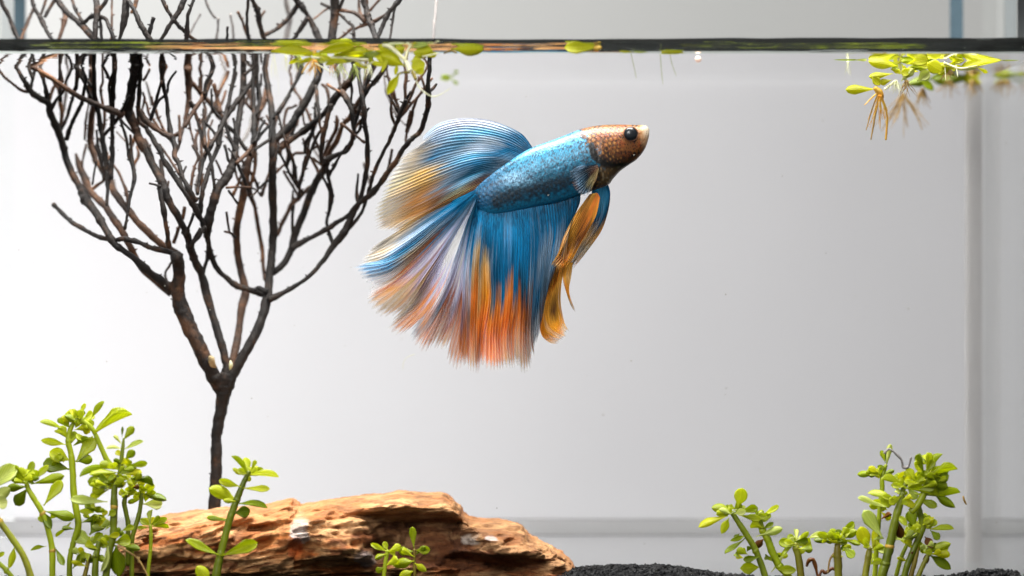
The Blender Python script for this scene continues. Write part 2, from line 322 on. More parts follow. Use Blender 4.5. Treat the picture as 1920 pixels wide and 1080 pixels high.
# ---------------------------------------------------------------- branch tree (traced polylines: photograph x, y, width)
BR = """
402,957,27 404,900,25 405,850,22 406,815,22 412,780,24 418,750,27 421,728,30 423,700,26|t
418,745,22 408,720,28 395,694,30 370,642,31 345,590,33 334,552,30 336,505,25 330,478,24
327,545,24 300,525,14 272,503,12 243,477,11 217,460,12 202,437,13 189,414,13 173,390,15 160,372,17 150,350,14 137,329,13 126,303,12 119,277,12 111,251,13 102,229,12 94,212,12 91,194,12 74,184,11 57,171,11 48,155,9 39,140,8 28,121,6
57,171,8 44,171,6 28,160,6 13,149,5 0,134,5 -12,118,4
320,550,14 292,528,12 263,500,11 247,467,11 236,448,12 226,427,13 213,411,13 200,390,12 184,374,12 169,359,12 160,338,15 150,313,14 142,288,4|b
100,383,7 117,400,7 137,418,7 163,433,8 191,446,7 213,450,7 235,448,9 256,453,8 280,463,9 295,467,10 340,480,12
335,478,14 302,457,13 280,438,13 258,416,13 237,390,13 221,370,13 210,350,13 200,331,12 191,318,11 180,301,11 172,277,12 170,257,13 172,220,12 176,194,11 172,164,10 172,101,10|b
202,350,8 202,329,9 198,298,9 194,271,9 191,249,9 187,229,9 183,201,9 178,180,8 175,120,7
208,335,8 210,298,8 211,270,8 211,247,8 211,201,8 213,164,9 215,101,8
202,340,6 202,360,6 200,385,6
194,253,7 209,238,6 222,220,7 232,212,8
231,216,11 204,205,10 178,194,10 154,184,10 133,171,9 111,157,9 93,144,8 70,131,8 56,125,8 37,116,7|o
113,156,6 112,130,5 113,99,5
138,172,8 143,160,7 144,130,6 143,100,5
91,196,10 87,175,8 82,150,7 74,127,7
57,165,7 61,148,6 66,128,6
111,250,7 124,223,7 133,194,6 137,181,6
124,262,8 130,245,7 137,227,7 146,208,7 154,192,6
113,240,8 116,215,7 113,190,7 111,170,7 100,150,6|b
159,262,4 161,230,4 165,194,4 167,150,4|b
161,270,4 155,300,4 154,312,4|b
180,303,4 176,325,4 174,346,4
172,356,6 184,346,6 195,338,5|b
256,99,15 254,120,14 250,146,15 244,183,17 242,212,22 254,238,17 259,257,15 274,284,13 280,298,13 295,324,13 308,350,14 317,376,13 330,400,13 343,424,12 352,444,13 358,468,14 367,493,14 380,520,15 390,560,15 403,607,15 417,653,16 425,687,18 424,710,22 420,740,24
263,99,8 263,140,7 262,164,7 260,218,9 274,240,9 287,260,9 300,284,9 306,298,9 323,324,9 341,351,10 360,381,10 373,403,11 384,431,9 391,455,9 395,477,9 407,503,9 427,523,10 447,537,10 473,545,10 495,552,11
263,205,7 270,222,10 280,231,10 292,242,9 304,249,8 322,258,12|o
324,262,10 320,249,8 315,210,7 309,173,7 304,149,8 305,125,8 306,99,8
283,222,6 290,200,6 295,180,6 303,152,6
322,258,9 341,244,7 348,227,8 352,194,9 354,164,11 352,130,13 351,99,13|b
324,258,10 328,275,10 327,292,9 336,309,8 343,333,8 354,355,8 367,377,9
346,238,6 363,209,7 378,186,7 390,165,6 396,150,7|o
357,190,8 363,203,7 370,225,6 376,247,7 385,275,7 393,292,7 398,320,6 402,352,6
355,150,8 365,160,8 376,173,8 394,194,9 404,208,10 418,224,11|b
400,157,8 406,180,7 413,212,8|b
396,99,7 398,127,7 392,150,8 384,178,9 379,186,7
428,133,5 418,158,5 409,178,5|b
440,128,6 437,151,6 432,178,6 426,205,7 418,232,9 405,255,7 393,277,6
414,235,10 411,265,9 410,274,8 395,307,8 386,339,8 380,359,9 376,385,10 374,402,10
485,112,8 478,144,8 461,168,8 437,201,9 419,226,10
441,99,5 441,127,5 435,164,5 428,203,6
419,228,8 431,240,7 444,253,7 457,275,7 470,292,6
455,99,10 456,142,11 454,183,11 450,210,11 444,247,11 441,284,12 438,300,14 434,315,15 423,335,18 410,351,16 402,374,14 394,400,15 390,424,14 387,445,10
386,425,8 376,437,8 361,457,8
485,121,9 473,128,8 458,140,7
480,122,7 474,151,7 476,201,7 476,240,7 475,270,8
498,165,6 494,190,8 485,212,8 480,238,9 476,262,11 474,279,12 465,307,13 460,344,13 454,374,14 447,409,13 443,437,14 445,470,14 449,500,13 456,530,14 460,553,16 453,580,14 447,620,13 440,660,14 434,690,12|b
424,398,4 427,415,4 430,436,4
421,434,4 432,437,5 441,445,6
460,345,11 467,360,13 475,380,8 480,403,7 486,437,7 491,468,7 494,500,7 497,525,7|b
424,352,5 445,351,4 469,351,5|o
470,370,5 485,354,4 503,338,5
441,320,4 446,337,5 458,349,7|b
428,357,4 436,368,4 446,382,5
465,350,4 480,356,3 489,368,3|b
443,306,7 455,295,8 465,285,8 478,266,9|o
478,281,6 490,272,6 505,262,7
479,266,6 490,252,6 506,234,6
461,190,5 470,204,5 480,216,5 492,226,5 505,236,6|b
513,222,6 522,207,7 533,192,7 545,172,7 556,153,7 566,130,7 575,112,6
531,245,5 534,225,5 539,205,5 547,202,5 556,198,6|b
493,99,9 498,136,10 504,173,11 509,210,11 511,247,13 512,275,17 511,310,16 511,344,16 512,400,15 512,437,15 510,470,15 507,500,16 504,530,17 502,557,21 493,590,19 477,630,18 457,667,19 438,700,22 427,722,26 420,745,24
512,265,16 528,250,15 546,233,14 558,215,14 567,201,14 580,177,14 593,151,14 601,127,12 605,99,12
520,282,12 535,270,11 552,257,11 585,233,11 615,205,11 633,177,12 643,165,13 656,150,12 664,132,12 669,110,11
592,160,6 595,185,6 598,212,6 600,235,5 606,257,6 602,285,6 603,305,8
622,196,9 616,215,8 609,242,8 604,266,8 602,290,8 606,306,9
610,305,15 607,318,15 599,330,14 586,354,13 576,381,12 565,411,12 554,437,13 549,459,14 543,475,11 530,497,11 512,512,12
588,348,9 573,358,9 561,370,9 549,381,9 539,400,8 528,422,8 518,440,10|b
568,362,8 558,350,5 550,337,5 537,313,5 526,290,5 520,280,5
549,382,6 549,368,4 549,357,3|b
551,385,6 549,400,5 549,420,6 550,440,7
515,326,5 525,316,5 537,305,5 550,291,5 556,287,6 573,287,5 585,280,5 598,272,5|b
612,308,11 617,298,10 636,289,7 650,283,7 659,268,7 663,250,7 663,238,8 659,209,9 652,190,9 641,173,11
609,290,8 615,272,8 620,262,7 629,245,7 632,230,8 630,217,5|b
612,300,8 620,280,9 632,262,9 643,234,7 656,220,10 664,205,10 672,190,8 683,171,7 695,160,7 704,153,7 719,131,7 728,118,6|b
613,158,5 623,165,5 636,172,5|o
604,158,6 612,165,6 616,180,6 617,197,6|b
656,150,7 659,164,6 659,180,5 657,196,6
669,120,10 673,145,8 676,165,8 680,183,8 683,210,9 684,235,8 688,260,8 689,298,8 686,324,8 680,357,8 673,381,8 663,400,9 650,427,12 641,442,13 626,459,12 612,480,10 597,500,8 580,517,7 563,530,7 545,541,8 525,552,10 505,562,14
680,181,6 686,160,6 695,136,6 700,120,5
684,222,7 672,208,8 659,196,7|b
684,268,5 676,262,5 665,253,5 652,241,5 639,231,6|o
546,466,11 573,450,9 600,437,9 617,427,9 637,414,9 655,402,8 672,382,9 693,366,11 710,347,10 726,325,9 745,298,9 759,276,9 775,258,9 787,247,9 797,222,9 801,203,9 803,180,10 803,162,8 805,130,7 805,106,7
690,368,7 695,345,6 706,313,7 720,283,6 734,256,7 742,235,7 750,215,8 761,187,6
748,224,5 738,205,4 728,183,4 722,160,4 720,120,4|p
761,266,5 763,248,5 764,232,5 767,220,4 769,207,3|b
766,238,5 756,230,3 748,222,3|p
803,172,6 812,166,5 819,157,4
801,175,7 795,160,5 789,141,4|b
684,375,9 681,390,7 673,405,6 662,420,6 648,435,8
613,312,6 616,330,6 619,348,6 621,365,7 620,381,7 617,400,6 613,414,6 616,432,6 624,457,7
244,253,5 246,275,5 248,298,6 252,325,7 252,335,8 247,359,6 241,385,6 238,405,5 234,430,6
219,247,3 229,258,3 242,271,4|b
301,350,6 290,346,4 280,344,4
299,352,9 303,375,9 308,400,9 313,437,9 317,462,10
302,300,7 303,320,8 306,345,10|b
346,388,6 341,413,6 334,432,6 325,455,7|b
363,400,6 356,420,5 349,440,6
361,272,5 371,294,6 365,310,5 361,326,5 358,355,5|b
398,270,6 388,288,6 380,303,7 374,335,7 370,365,7
354,227,5 357,243,4 361,260,4 369,281,5|b
396,209,6 390,222,7 385,238,6 379,250,5
341,244,6 337,266,6 331,284,6|b
274,153,4 279,172,4 284,198,4|p
281,129,5 276,140,5 269,151,6|b
421,272,5 425,287,5 429,302,6
405,300,4 411,314,4 417,328,4|b
437,222,5 441,240,4 447,262,4
328,480,5 318,498,4 310,513,4 314,532,5|b
393,415,8 391,450,7 390,477,7 386,492,7 380,510,8
375,428,6 366,444,6 358,462,7
500,548,10 484,540,8 478,545,6
"""
TOP = """
2,-8,7 4,6,7 15,26,7 28,58,6
63,17,6 56,33,6 44,63,6|b
58,-6,7 66,17,7 77,35,9 83,50,8 92,66,6
104,-6,6 101,2,6 90,20,6 84,32,6
87,-5,5 82,12,5 77,28,5
106,-6,10 120,18,10 144,39,10 158,52,12 173,68,14
121,18,9 122,36,9 114,64,7|b
134,-4,6 142,18,6 156,42,7
153,46,7 165,36,7 178,30,8 196,34,7 203,46,7 211,68,7
179,-8,10 182,20,11 179,45,9 178,70,9
201,-5,7 196,6,7 186,20,7
187,30,6 189,50,6 190,70,6
210,-6,4 210,30,4 208,70,4|b
236,-8,12 235,20,14 233,38,13 225,70,6
240,0,8 254,24,9 265,48,9 277,68,10
289,33,7 284,48,7 279,66,8
257,-4,7 252,14,7 246,24,6|b
302,-8,7 313,16,7 324,35,7 336,50,7 350,62,7
348,-6,9 338,16,9 328,33,9 318,48,8 306,68,7
365,-6,6 358,14,6 352,34,7 350,70,8
376,26,4 366,44,4 356,64,4|p
384,-5,4 393,18,4 404,34,5|p
410,33,5 409,50,5 407,70,5|p
427,50,5 426,72,5
433,26,4 436,50,4 438,72,4|p
446,22,5 455,42,5 464,66,7|b
466,-6,6 464,20,6 463,42,6 466,72,6
471,-6,7 477,8,8 484,24,9 486,44,9 495,70,8
497,20,4 490,30,5 486,36,6|b
492,68,8 508,60,7 522,52,8 542,33,9 560,8,9
550,-8,9 560,6,10 568,15,10 579,33,9 588,50,10 598,72,12
577,33,8 565,52,8 552,72,7
535,-6,7 540,20,8 543,38,9 536,72,10|p
627,-10,17 628,15,17 626,36,17 622,72,18
601,6,5 609,10,5 620,14,6
618,13,4 604,24,3 588,36,4|b
646,-6,7 640,8,7 634,22,7
639,19,7 654,22,7 669,27,8 684,40,9|o
637,27,5 650,40,5 662,50,6 664,70,7
681,-8,9 688,20,10 695,44,10 704,70,9
754,-8,9 742,8,9 728,26,9 718,48,9 709,70,9
728,24,6 712,34,6 695,43,7 680,48,7 667,54,6|o
741,10,5 736,40,5 732,70,4
716,-5,6 704,8,5 694,20,5|b
661,52,5 650,62,5 640,70,5|b
672,-4,5 674,20,6 684,40,7|b
818,-8,5 816,30,5 813,72,5|p
30,70,4 20,50,4 16,30,4|p
"""
pts_ = [tuple(float(v) for v in q.split(',')[:2]) for l in BR.strip().splitlines() for q in l.split('|')[0].split()[1:]]
pts_ = [q for q in pts_ if 140 < q[1] < 400 and 60 < q[0] < 770]
for k in range(110):                       # finer twigs at the back of the crown, each growing from a branch
    x0, y0 = random.choice(pts_)
    p = []; x, y = x0, y0; dx = random.uniform(-0.5, 0.5)
    ln = random.randrange(3, 8)
    for j in range(ln):
        p.append('%d,%d,%.1f' % (x, y, 6.5-3.0*j/ln)); x += dx*24+random.uniform(-5, 5); y -= random.uniform(14, 26); dx += random.uniform(-0.15, 0.15)
    BR += ' '.join(p)+('|b' if k % 2 else '|p' if k % 5 == 0 else '')+'\n'
tree = empty('branch_tree', at(402, 957, 95.6))
tag(tree, 'dark leafless many-forked branch tree rising from the driftwood through the water line', 'branch')
def dfield(px, py):
    return 95.7+0.75*np.sin(px/75.0+0.6)*np.clip((760-py)/400, 0, 1)+0.45*np.cos(py/60.0+px/110.0)*np.clip((760-py)/300, 0, 1)
def add_branch(line, seed, above):
    k = 'd'
    if '|' in line: line, k = line.split('|')
    P = np.array([[float(v) for v in q.split(',')] for q in line.split()])
    if above:
        e = P[-1]+(P[-1]-P[-2])*np.array([1, 1, 0])*(50/max(8, abs((P[-1]-P[-2])[1]))); 
        if P[-1][1] > 55: P = np.vstack([P, [e[0], max(e[1], P[-1][1]+40), P[-1][2]]])
    ln = np.abs(np.diff(P[:, :2], axis=0)).sum()
    n = int(max(6, ln/4.0)); Q = catmull(P, n)
    jit = RS.uniform(-0.25, 0.25)+{'d': 0, 't': 0, 'b': 0.9, 'o': -0.15, 'p': 2.3}[k]
    wob = np.clip(ln/60, 0, 1)*1.1
    s = np.arange(n)*0.22+seed*3.7
    Q[:, 0] += wob*vnoise(s, 0*s+1.5); Q[:, 1] += wob*0.6*vnoise(s, 0*s+7.5)
    fade = 1.0 if k in 'dpo' else 1.0
    D = dfield(Q[:, 0], Q[:, 1])+jit*np.clip((720-Q[:, 1])/120, 0.0, 1)*fade
    X = (Q[:, 0]-960)/K*D; Z = (540-Q[:, 1])/K*D; Y = D-90
    r = Q[:, 2]*0.5/K*D*np.interp(Q[:, 2], [12, 20], [1.08, 0.93])
    if seed % 3 == 0: r = r*(1+0.18*np.maximum(0, vnoise(s*1.7, 0*s+3))**2*2)
    P4 = np.stack([X, Y, Z, r], 1)
    keep = Z > ZW+0.02 if above else Z < ZW+0.05
    P4 = P4[keep]
    if len(P4) < 3: return
    parts_ = [tube(P4, 10 if r.max() > 0.05 else 7, 0.22 if P[:, 2].max() < 14 else 0.11, seed)]
    rr = random.Random(seed)
    if len(P4) > 14 and k != 'p':                      # little buds and broken spurs along the twig
        for _ in range(int(len(P4)/7)):
            i = rr.randrange(3, len(P4)-3); a = rr.uniform(0, 6.28); b = P4[i]
            ln_ = rr.uniform(0.03, 0.09); dv = np.array([math.cos(a), math.sin(a)*0.6, abs(math.sin(a))*0.5+0.2])
            c = b[:3]+dv*(b[3]*0.7)
            parts_.append(tube([[*c, 0.028], [*(c+dv*ln_*0.5), 0.02], [*(c+dv*ln_), 0.006]], 5))
    V, F = join(parts_)
    nm = 'trunk' if k == 't' else ('branch' if P[:, 2].max() > 8.5 else 'twig')
    m_ = M[{'d': 'bark', 't': 'bark', 'b': 'bark_brown', 'o': 'bark_brown', 'p': 'bark_pale'}[k]]
    mesh(nm, V, F, m_, tree)
sd = 1
for blk, ab in ((BR, False), (TOP, True)):
    for line in blk.strip().splitlines():
        add_branch(line, sd, ab); sd += 1
P4 = [[*at(392, 668, 95.25), 0.03], [*at(396, 673, 95.27), 0.09], [*at(401, 692, 95.5), 0.10], [*at(408, 722, 95.75), 0.05]]
V, F = tube(catmull(P4, 12), 9, 0.25, 3); tag(mesh('branch_stub', V, F, M['cut'], tree), 'pale broken stub at the main fork')
V, F = tube(catmull([[*at(432, 676, 95.3), 0.015], [*at(433, 684, 95.3), 0.05], [*at(431, 692, 95.4), 0.02]], 8), 8, 0.2, 5)
tag(mesh('lichen_tuft', V, F, M['root_white'], tree), 'small white tuft in the main fork')
# ---------------------------------------------------------------- driftwood
TOPP = [(225, 1012), (262, 985), (300, 967), (340, 962), (395, 956), (440, 950), (500, 945), (530, 937), (546, 931), (553, 940), (565, 946), (600, 938), (680, 929), (760, 922), (830, 924), (848, 934), (862, 947), (868, 962), (880, 970), (915, 974), (950, 976), (978, 985), (990, 1003), (1012, 1014), (1040, 1028), (1068, 1046), (1080, 1062)]
nu, nv = 520, 190
tp = np.array(TOPP, float); px = np.linspace(tp[0, 0], tp[-1, 0], nu)
top = np.interp(px, tp[:, 0], tp[:, 1])
D0 = 94.9
xc = (px-960)/K*D0; zt = (540-top)/K*D0
zb = np.full(nu, -6.55)
endf = np.clip((px-tp[0, 0])/60, 0, 1)*np.clip((tp[-1, 0]-px)/70, 0, 1)
endf = np.sqrt(np.clip(endf*(2-endf), 0.0, 1))
hd = (0.35+1.75*endf)                      # half depth
th = np.linspace(0, 2*np.pi, nv, endpoint=False)
c, s = np.cos(th), np.sin(th)
sq = lambda v, e: np.sign(v)*np.abs(v)**e
Y = (D0-90)+hd[:, None]*sq(c, 0.75)[None]
hh = (zt-zb)/2
Z = (zt+zb)[:, None]/2+hh[:, None]*sq(s, 0.8)[None]
X = xc[:, None]+0*th[None]
PX = px[:, None]+0*th[None]; PY = 540-Z/(Y+90)*K
front = np.clip(-c, 0, 1)[None]+0*X
# layered grain running up to the right on the left half, level on the right half
tilt = np.where(PX < 560, 0.42, 0.10)
gr = Z-tilt*X*0.55
wx, wz = X*0.42, gr*3.1
ridge = 1-np.abs(fbm(wx*1.3, wz*1.2, Y*0.8, 4))*2.6
fine = fbm(X*3.5, gr*13, Y*3, 4)
lump = fbm(X*0.9, Z*1.4, Y*0.9, 3)
chunk = fbm(X*2.4+3, Z*3.6, Y*2.4, 3)
def bumpf(cx, cy, rx, ry, p=2):
    return np.exp(-(np.abs((PX-cx)/rx)**p+np.abs((PY-cy)/ry)**p))
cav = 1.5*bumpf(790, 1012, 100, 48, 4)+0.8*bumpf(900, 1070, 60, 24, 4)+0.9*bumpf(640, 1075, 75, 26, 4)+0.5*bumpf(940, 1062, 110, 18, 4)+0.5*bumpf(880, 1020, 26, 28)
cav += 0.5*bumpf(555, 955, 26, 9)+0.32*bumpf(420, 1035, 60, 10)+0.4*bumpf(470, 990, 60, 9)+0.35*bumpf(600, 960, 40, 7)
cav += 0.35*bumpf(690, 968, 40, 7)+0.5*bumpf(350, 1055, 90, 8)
lip = 0.35*bumpf(780, 946, 90, 8, 3)+0.25*bumpf(690, 1000, 50, 16)+0.3*bumpf(570, 985, 30, 26)+0.25*bumpf(700, 1045, 50, 16)
disp = 0.24*ridge+0.16*fine+0.4*lump+0.34*chunk
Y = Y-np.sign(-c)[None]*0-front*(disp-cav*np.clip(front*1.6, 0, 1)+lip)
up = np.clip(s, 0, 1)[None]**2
Z = Z+up*(0.05*ridge+0.05*fine+0.05*chunk)*endf[:, None]-0.05*up
Z = Z+(0.05*fine+0.06*chunk)*front*(1-up)
X = X+(0.10*fine+0.08*chunk)*(0.3+front)
g1 = fbm(X*0.8, gr*5.0, Y, 5); g2 = fbm(X*2.6, gr*11, Y*2, 3); big = fbm(X*0.55+9, Z*0.9, Y*0.5, 3)
base = np.zeros(X.shape+(3,))
def mixc(base, colr, f): return base*(1-f[..., None])+lin(colr)*f[..., None]
def ss(v, a, b): t = np.clip((v-a)/(b-a), 0, 1); return t*t*(3-2*t)
base[:] = lin((204, 150, 98))
base = mixc(base, (226, 176, 124), ss(g1, -0.05, 0.22))
base = mixc(base, (182, 106, 50), ss(-g1, 0.0, 0.2))
base = mixc(base, (124, 72, 38), ss(-g2, 0.04, 0.22)*0.9)
base = mixc(base, (200, 118, 54), ss(big, 0.05, 0.3)*0.5)
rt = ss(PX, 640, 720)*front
base = mixc(base, (96, 56, 32), rt*ss(PY, 946, 985)*0.7*(0.6+0.4*ss(g1, 0.2, -0.2)))  # lower right front darkened: overhang shade put into the colour
base = mixc(base, (50, 32, 22), np.clip(cav*1.0, 0, 1)*front*0.42)  # shade of the recesses painted into the wood colour
base = mixc(base, (212, 208, 206), ss(bumpf(573, 988, 22, 34, 3)+0.5*chunk, 0.5, 0.8)*front*0.8)
base = mixc(base, (206, 196, 186), ss(bumpf(885, 1015, 24, 14, 3)+0.5*chunk, 0.5, 0.8)*front*0.8)
base = mixc(base, (200, 196, 200), ss(bumpf(925, 1008, 16, 7, 3)+0.5*chunk, 0.5, 0.8)*front*0.8)
base = mixc(base, (170, 168, 172), ss(bumpf(690, 1050, 26, 18, 3)+0.5*chunk, 0.5, 0.8)*front*0.5)
base = mixc(base, (196, 84, 26), ss(bumpf(563, 1030, 20, 26, 2)+0.4*g1, 0.45, 0.8)*front*0.7)
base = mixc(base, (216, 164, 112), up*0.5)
m, N, L, out = mat('weathered_driftwood')
at_ = N('Attribute', attribute_name='Col'); f = noise_tex(N, L, 5, 6, 0.7, (0.5, 1, 1.6))
hs = N('MixRGB', blend_type='MULTIPLY'); hs.inputs[0].default_value = 0.75
L(at_.outputs['Color'], hs.inputs[1]); L(ramp(N, L, f, [(0.3, (150, 130, 120)), (0.6, (255, 255, 255))]), hs.inputs[2])
p = N('BsdfPrincipled', Roughness=0.7); p.inputs['Specular IOR Level'].default_value = 0.3
L(hs.outputs[0], p.inputs['Base Color']); L(bump(N, L, f, 0.8, 0.0012), p.inputs['Normal']); L(p.outputs[0], out.inputs[0])
V = np.stack([X, Y, Z], -1).reshape(-1, 3); F = grid_faces(nu, nv, True).tolist()
F += [tuple(range(nv))[::-1], tuple(range((nu-1)*nv, nu*nv))]
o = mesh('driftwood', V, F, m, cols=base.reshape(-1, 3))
tag(o, 'long flaking orange-brown piece of driftwood lying on the tank floor under the branch tree', 'driftwood')
# ---------------------------------------------------------------- fighting fish
DF = 93.3
zx = lambda x: 660+x/2.1603
zy = lambda y: 200+y/2.16
fish = empty('fighting_fish', at(zx(750), zy(290), DF))
tag(fish, 'long-finned blue fish with brown head and orange-tipped fins swimming to the right in mid water', 'fish')
PA = [((1204, 92), (1204, 100)), ((1190, 77), (1202, 125)), ((1150, 74), (1186, 172)), ((1100, 73), (1155, 212)), ((1050, 73), (1118, 238)), ((1000, 76), (1085, 262)), ((950, 85), (1058, 292)),
      ((910, 97), (1035, 318)), ((860, 117), (960, 346)), ((800, 140), (885, 366)), ((735, 163), (815, 385)), ((680, 192), (745, 398)), ((625, 230), (680, 412)), ((570, 270), (620, 424)), ((522, 310), (565, 428)), ((490, 343), (515, 420)), ((470, 360), (485, 408))]
PA = [(a, (b[0], b[1]+(7 if 560 < b[0] < 900 else 0))) for a, b in PA]
T_ = catmull([a for a, b in PA], 340); B_ = catmull([b for a, b in PA], 340)
nb, ms = 340, 180
t = np.linspace(0, 1, nb)
Tw = np.stack([zx(T_[:, 0]), zy(T_[:, 1])], 1); Bw = np.stack([zx(B_[:, 0]), zy(B_[:, 1])], 1)
C = (Tw+Bw)/2; H = (Tw-Bw)/2
hp = np.linalg.norm(H, axis=1)/K*DF
wid = hp*np.interp(t, [0, 0.05, 0.2, 0.4, 0.7, 1], [0.9, 0.85, 0.68, 0.62, 0.5, 0.28])
th = np.linspace(0, 2*np.pi, ms, endpoint=False); ct, st = np.cos(th), np.sin(th)
PXb = C[:, 0][:, None]+H[:, 0][:, None]*ct[None]; PYb = C[:, 1][:, None]+H[:, 1][:, None]*ct[None]
Yb = (DF-90)-wid[:, None]*(np.sign(st)*np.abs(st)**0.9)[None]
ZX = (PXb-660)*2.1603; ZY = (PYb-200)*2.16        # zoom pixels, for markings
def seg_dist(X, Y, pts):
    pts = catmull(pts, 30); d = np.full(X.shape, 1e9); tt = np.zeros(X.shape)
    for k in range(len(pts)-1):
        a, b = pts[k], pts[k+1]; v = b-a; L2 = (v**2).sum()+1e-9
        u = np.clip(((X-a[0])*v[0]+(Y-a[1])*v[1])/L2, 0, 1)
        dd = np.hypot(X-a[0]-u*v[0], Y-a[1]-u*v[1]); m_ = dd < d
        d = np.where(m_, dd, d); tt = np.where(m_, (k+u)/(len(pts)-1), tt)
    return d, tt
# scale lattice
arc = np.cumsum(np.r_[0, np.hypot(*np.diff(C, axis=0).T)]); ua = arc[:, None]/8.2+0*ZX
va = (np.abs(((th+np.pi) % (2*np.pi))-np.pi)/np.pi)[None]*np.interp(t, [0, .3, .6, 1], [13, 17, 15, 9])[:, None]
row = np.floor(va); ux = ua+0.5*(row % 2); best = np.full(ZX.shape, 9.0)
for dr in (-1, 0, 1):
    r2 = row+dr; u2 = ua+0.5*(r2 % 2); cu = np.round(u2)
    dd = np.hypot((u2-cu)*1.0, (va-r2-0.5)*0.85); best = np.minimum(best, dd)
scale_edge = ss(best, 0.36, 0.56)
Yb = Yb-np.sign(st)[None]*(0.006*(1-best*1.4))*np.interp(t, [0, 0.12, 0.2, 0.95, 1], [0, 0, 1, 1, 0])[:, None]*np.abs(st)[None]
n1 = vnoise(ZX/9, ZY/9); n2 = vnoise(ZX/4, ZY/4, 3+0*ZX); n3 = fbm(ZX/40, ZY/40)
rel = (ct[None]+0*ZX)                              # 1 back, -1 belly
axisd, axt = seg_dist(ZX, ZY, [(540, 372), (700, 330), (850, 275), (960, 235), (1040, 220)])
bc = np.zeros(ZX.shape+(3,)); bc[:] = lin((8, 84, 110))
cellid = hsh(np.floor(ua+0.5*(row % 2)), row)
bc = mixc(bc, (30, 124, 158), ss(rel+0.35*n1+0.25*(cellid-0.5), -0.15, 0.4)*ss(ZX, 540, 660))
bc = mixc(bc, (92, 164, 200), ss(rel+0.6*n2+0.9*(cellid-0.5), 0.25, 0.95)*ss(ZX, 600, 720)*0.8)  # paler back: top light and iridescence put into the colour
bc = mixc(bc, (150, 196, 226), np.exp(-((ZX-650-15*n1)/70)**2-((ZY-295-8*n1)/26)**2)*0.75)  # mid-body highlight painted into the skin colour
bc = mixc(bc, (10, 84, 124), ss(ZX, 680, 540)*0.9)
bc = mixc(bc, (16, 44, 76), ss(best, 0.34, 0.14)*(cellid > 0.4)*0.75*ss(rel, -0.5, 0.0))
bc = mixc(bc, (10, 34, 52), ss(n2+0.6*n1, 0.15, 0.7)*0.85)
bc = mixc(bc, (30, 26, 30), ss(vnoise(ZX/6+11, ZY/6)+ss(ZX, 840, 985)*0.55-0.15, 0.35, 0.75)*0.85*ss(ZX, 820, 900))
band, bt = seg_dist(ZX, ZY, [(600, 390), (700, 362), (800, 335), (890, 318), (950, 300), (1000, 290)])
bc = mixc(bc, (22, 36, 46), ss(band+14*n1+10*n3, 62, 22)*0.97)  # lateral band: pigment and flank shade painted in together
bc = mixc(bc, (20, 112, 150), ss(-rel+0.2*n1, 0.45, 0.85)*0.8)
bc = mixc(bc, (22, 62, 88), scale_edge*(0.75+0.35*n2)*0.95*ss(ZX, 1000, 960))
# head
hb = ZX-np.interp(ZY, [60, 100, 170, 215, 250, 300, 360], [915, 925, 972, 1000, 1010, 975, 955])+20*n1+13*n2+16*vnoise(ZX/17, ZY/17)
head = ss(hb, -5, 9)
hc = np.zeros_like(bc); hc[:] = lin((138, 84, 38))
hc = mixc(hc, (160, 108, 60), ss(ZY+16*n1, 140, 88)*0.8)
hc = mixc(hc, (150, 70, 28), ss(n3+0.3*n1, -0.05, 0.3)*0.7)
hc = mixc(hc, (20, 11, 8), ss(n2+0.55*n1, 0.15, 0.5)*0.9)
hc = mixc(hc, (44, 24, 16), scale_edge*0.85*ss(ZX, 1120, 1060))
hc = mixc(hc, (40, 30, 26), ss(ZY+16*n1, 165, 225)*0.9)
hc = mixc(hc, (206, 160, 116), ss(ZX+8*n1-np.interp(ZY, [70, 120, 200], [1150, 1160, 1180]), 0, 26))
hc = mixc(hc, (240, 222, 196), ss(ZX, 1172, 1196)*ss(ZY, 140, 100))
hc = mixc(hc, (196, 140, 70), ss(best, 0.34, 0.1)*(cellid > 0.45)*0.7*ss(ZX, 1110, 1070)); hc = hc*0.66; bc = bc*(1-head[..., None])+hc*head[..., None]
for pts, wd, cc, a_ in (([(968, 160), (982, 196), (1010, 222), (1050, 240), (1108, 240)], 19, (4, 4, 4), 1.0),
                    ([(1012, 130), (1004, 165), (1016, 198), (1045, 216)], 5, (60, 34, 24), 0.6),
                    ([(930, 112), (950, 135), (975, 165)], 5, (34, 34, 40), 0.5),
                    ([(1196, 96), (1186, 128), (1172, 150)], 2.2, (120, 82, 60), 0.8)):
    dd, _ = seg_dist(ZX, ZY, pts); bc = mixc(bc, cc, ss(dd+2*n2, wd, wd*0.45)*a_)
thr = ss(bc[..., 0]*0+ZX, 985, 1010)*ss(ZY, 236, 262)
bc = mixc(bc, (92, 74, 48), thr*0.6); bc = mixc(bc, (170, 160, 132), thr*ss(n1, 0.3, 0.7)*0.35)
dd, _ = seg_dist(ZX, ZY, [(1010, 165), (1000, 200), (1030, 225), (1080, 236), (1125, 232)])
gill = ss(dd, 12, 2); Yb = Yb-np.sign(st)[None]*0.02*ss(ZX, 990, 1015)*ss(ZX, 1130, 1080)*np.abs(st)[None]
Xw = (PXb-960)/K*(Yb+90); Zw = (540-PYb)/K*(Yb+90)
V = np.stack([Xw, Yb, Zw], -1).reshape(-1, 3); F = grid_faces(nb, ms, True).tolist()
F += [tuple(range(ms))[::-1], tuple(range((nb-1)*ms, nb*ms))]
m, N, L, out = mat('fish_skin')
a = N('Attribute', attribute_name='Col'); p = N('BsdfPrincipled', Roughness=0.42, Metallic=0.2)
p.inputs['Specular IOR Level'].default_value = 0.45; p.inputs['Coat Weight'].default_value = 0.15; p.inputs['Coat Roughness'].default_value = 0.3
L(a.outputs['Color'], p.inputs['Base Color']); L(bump(N, L, noise_tex(N, L, 14, 3), 0.4, 0.0003), p.inputs['Normal']); L(p.outputs[0], out.inputs[0])
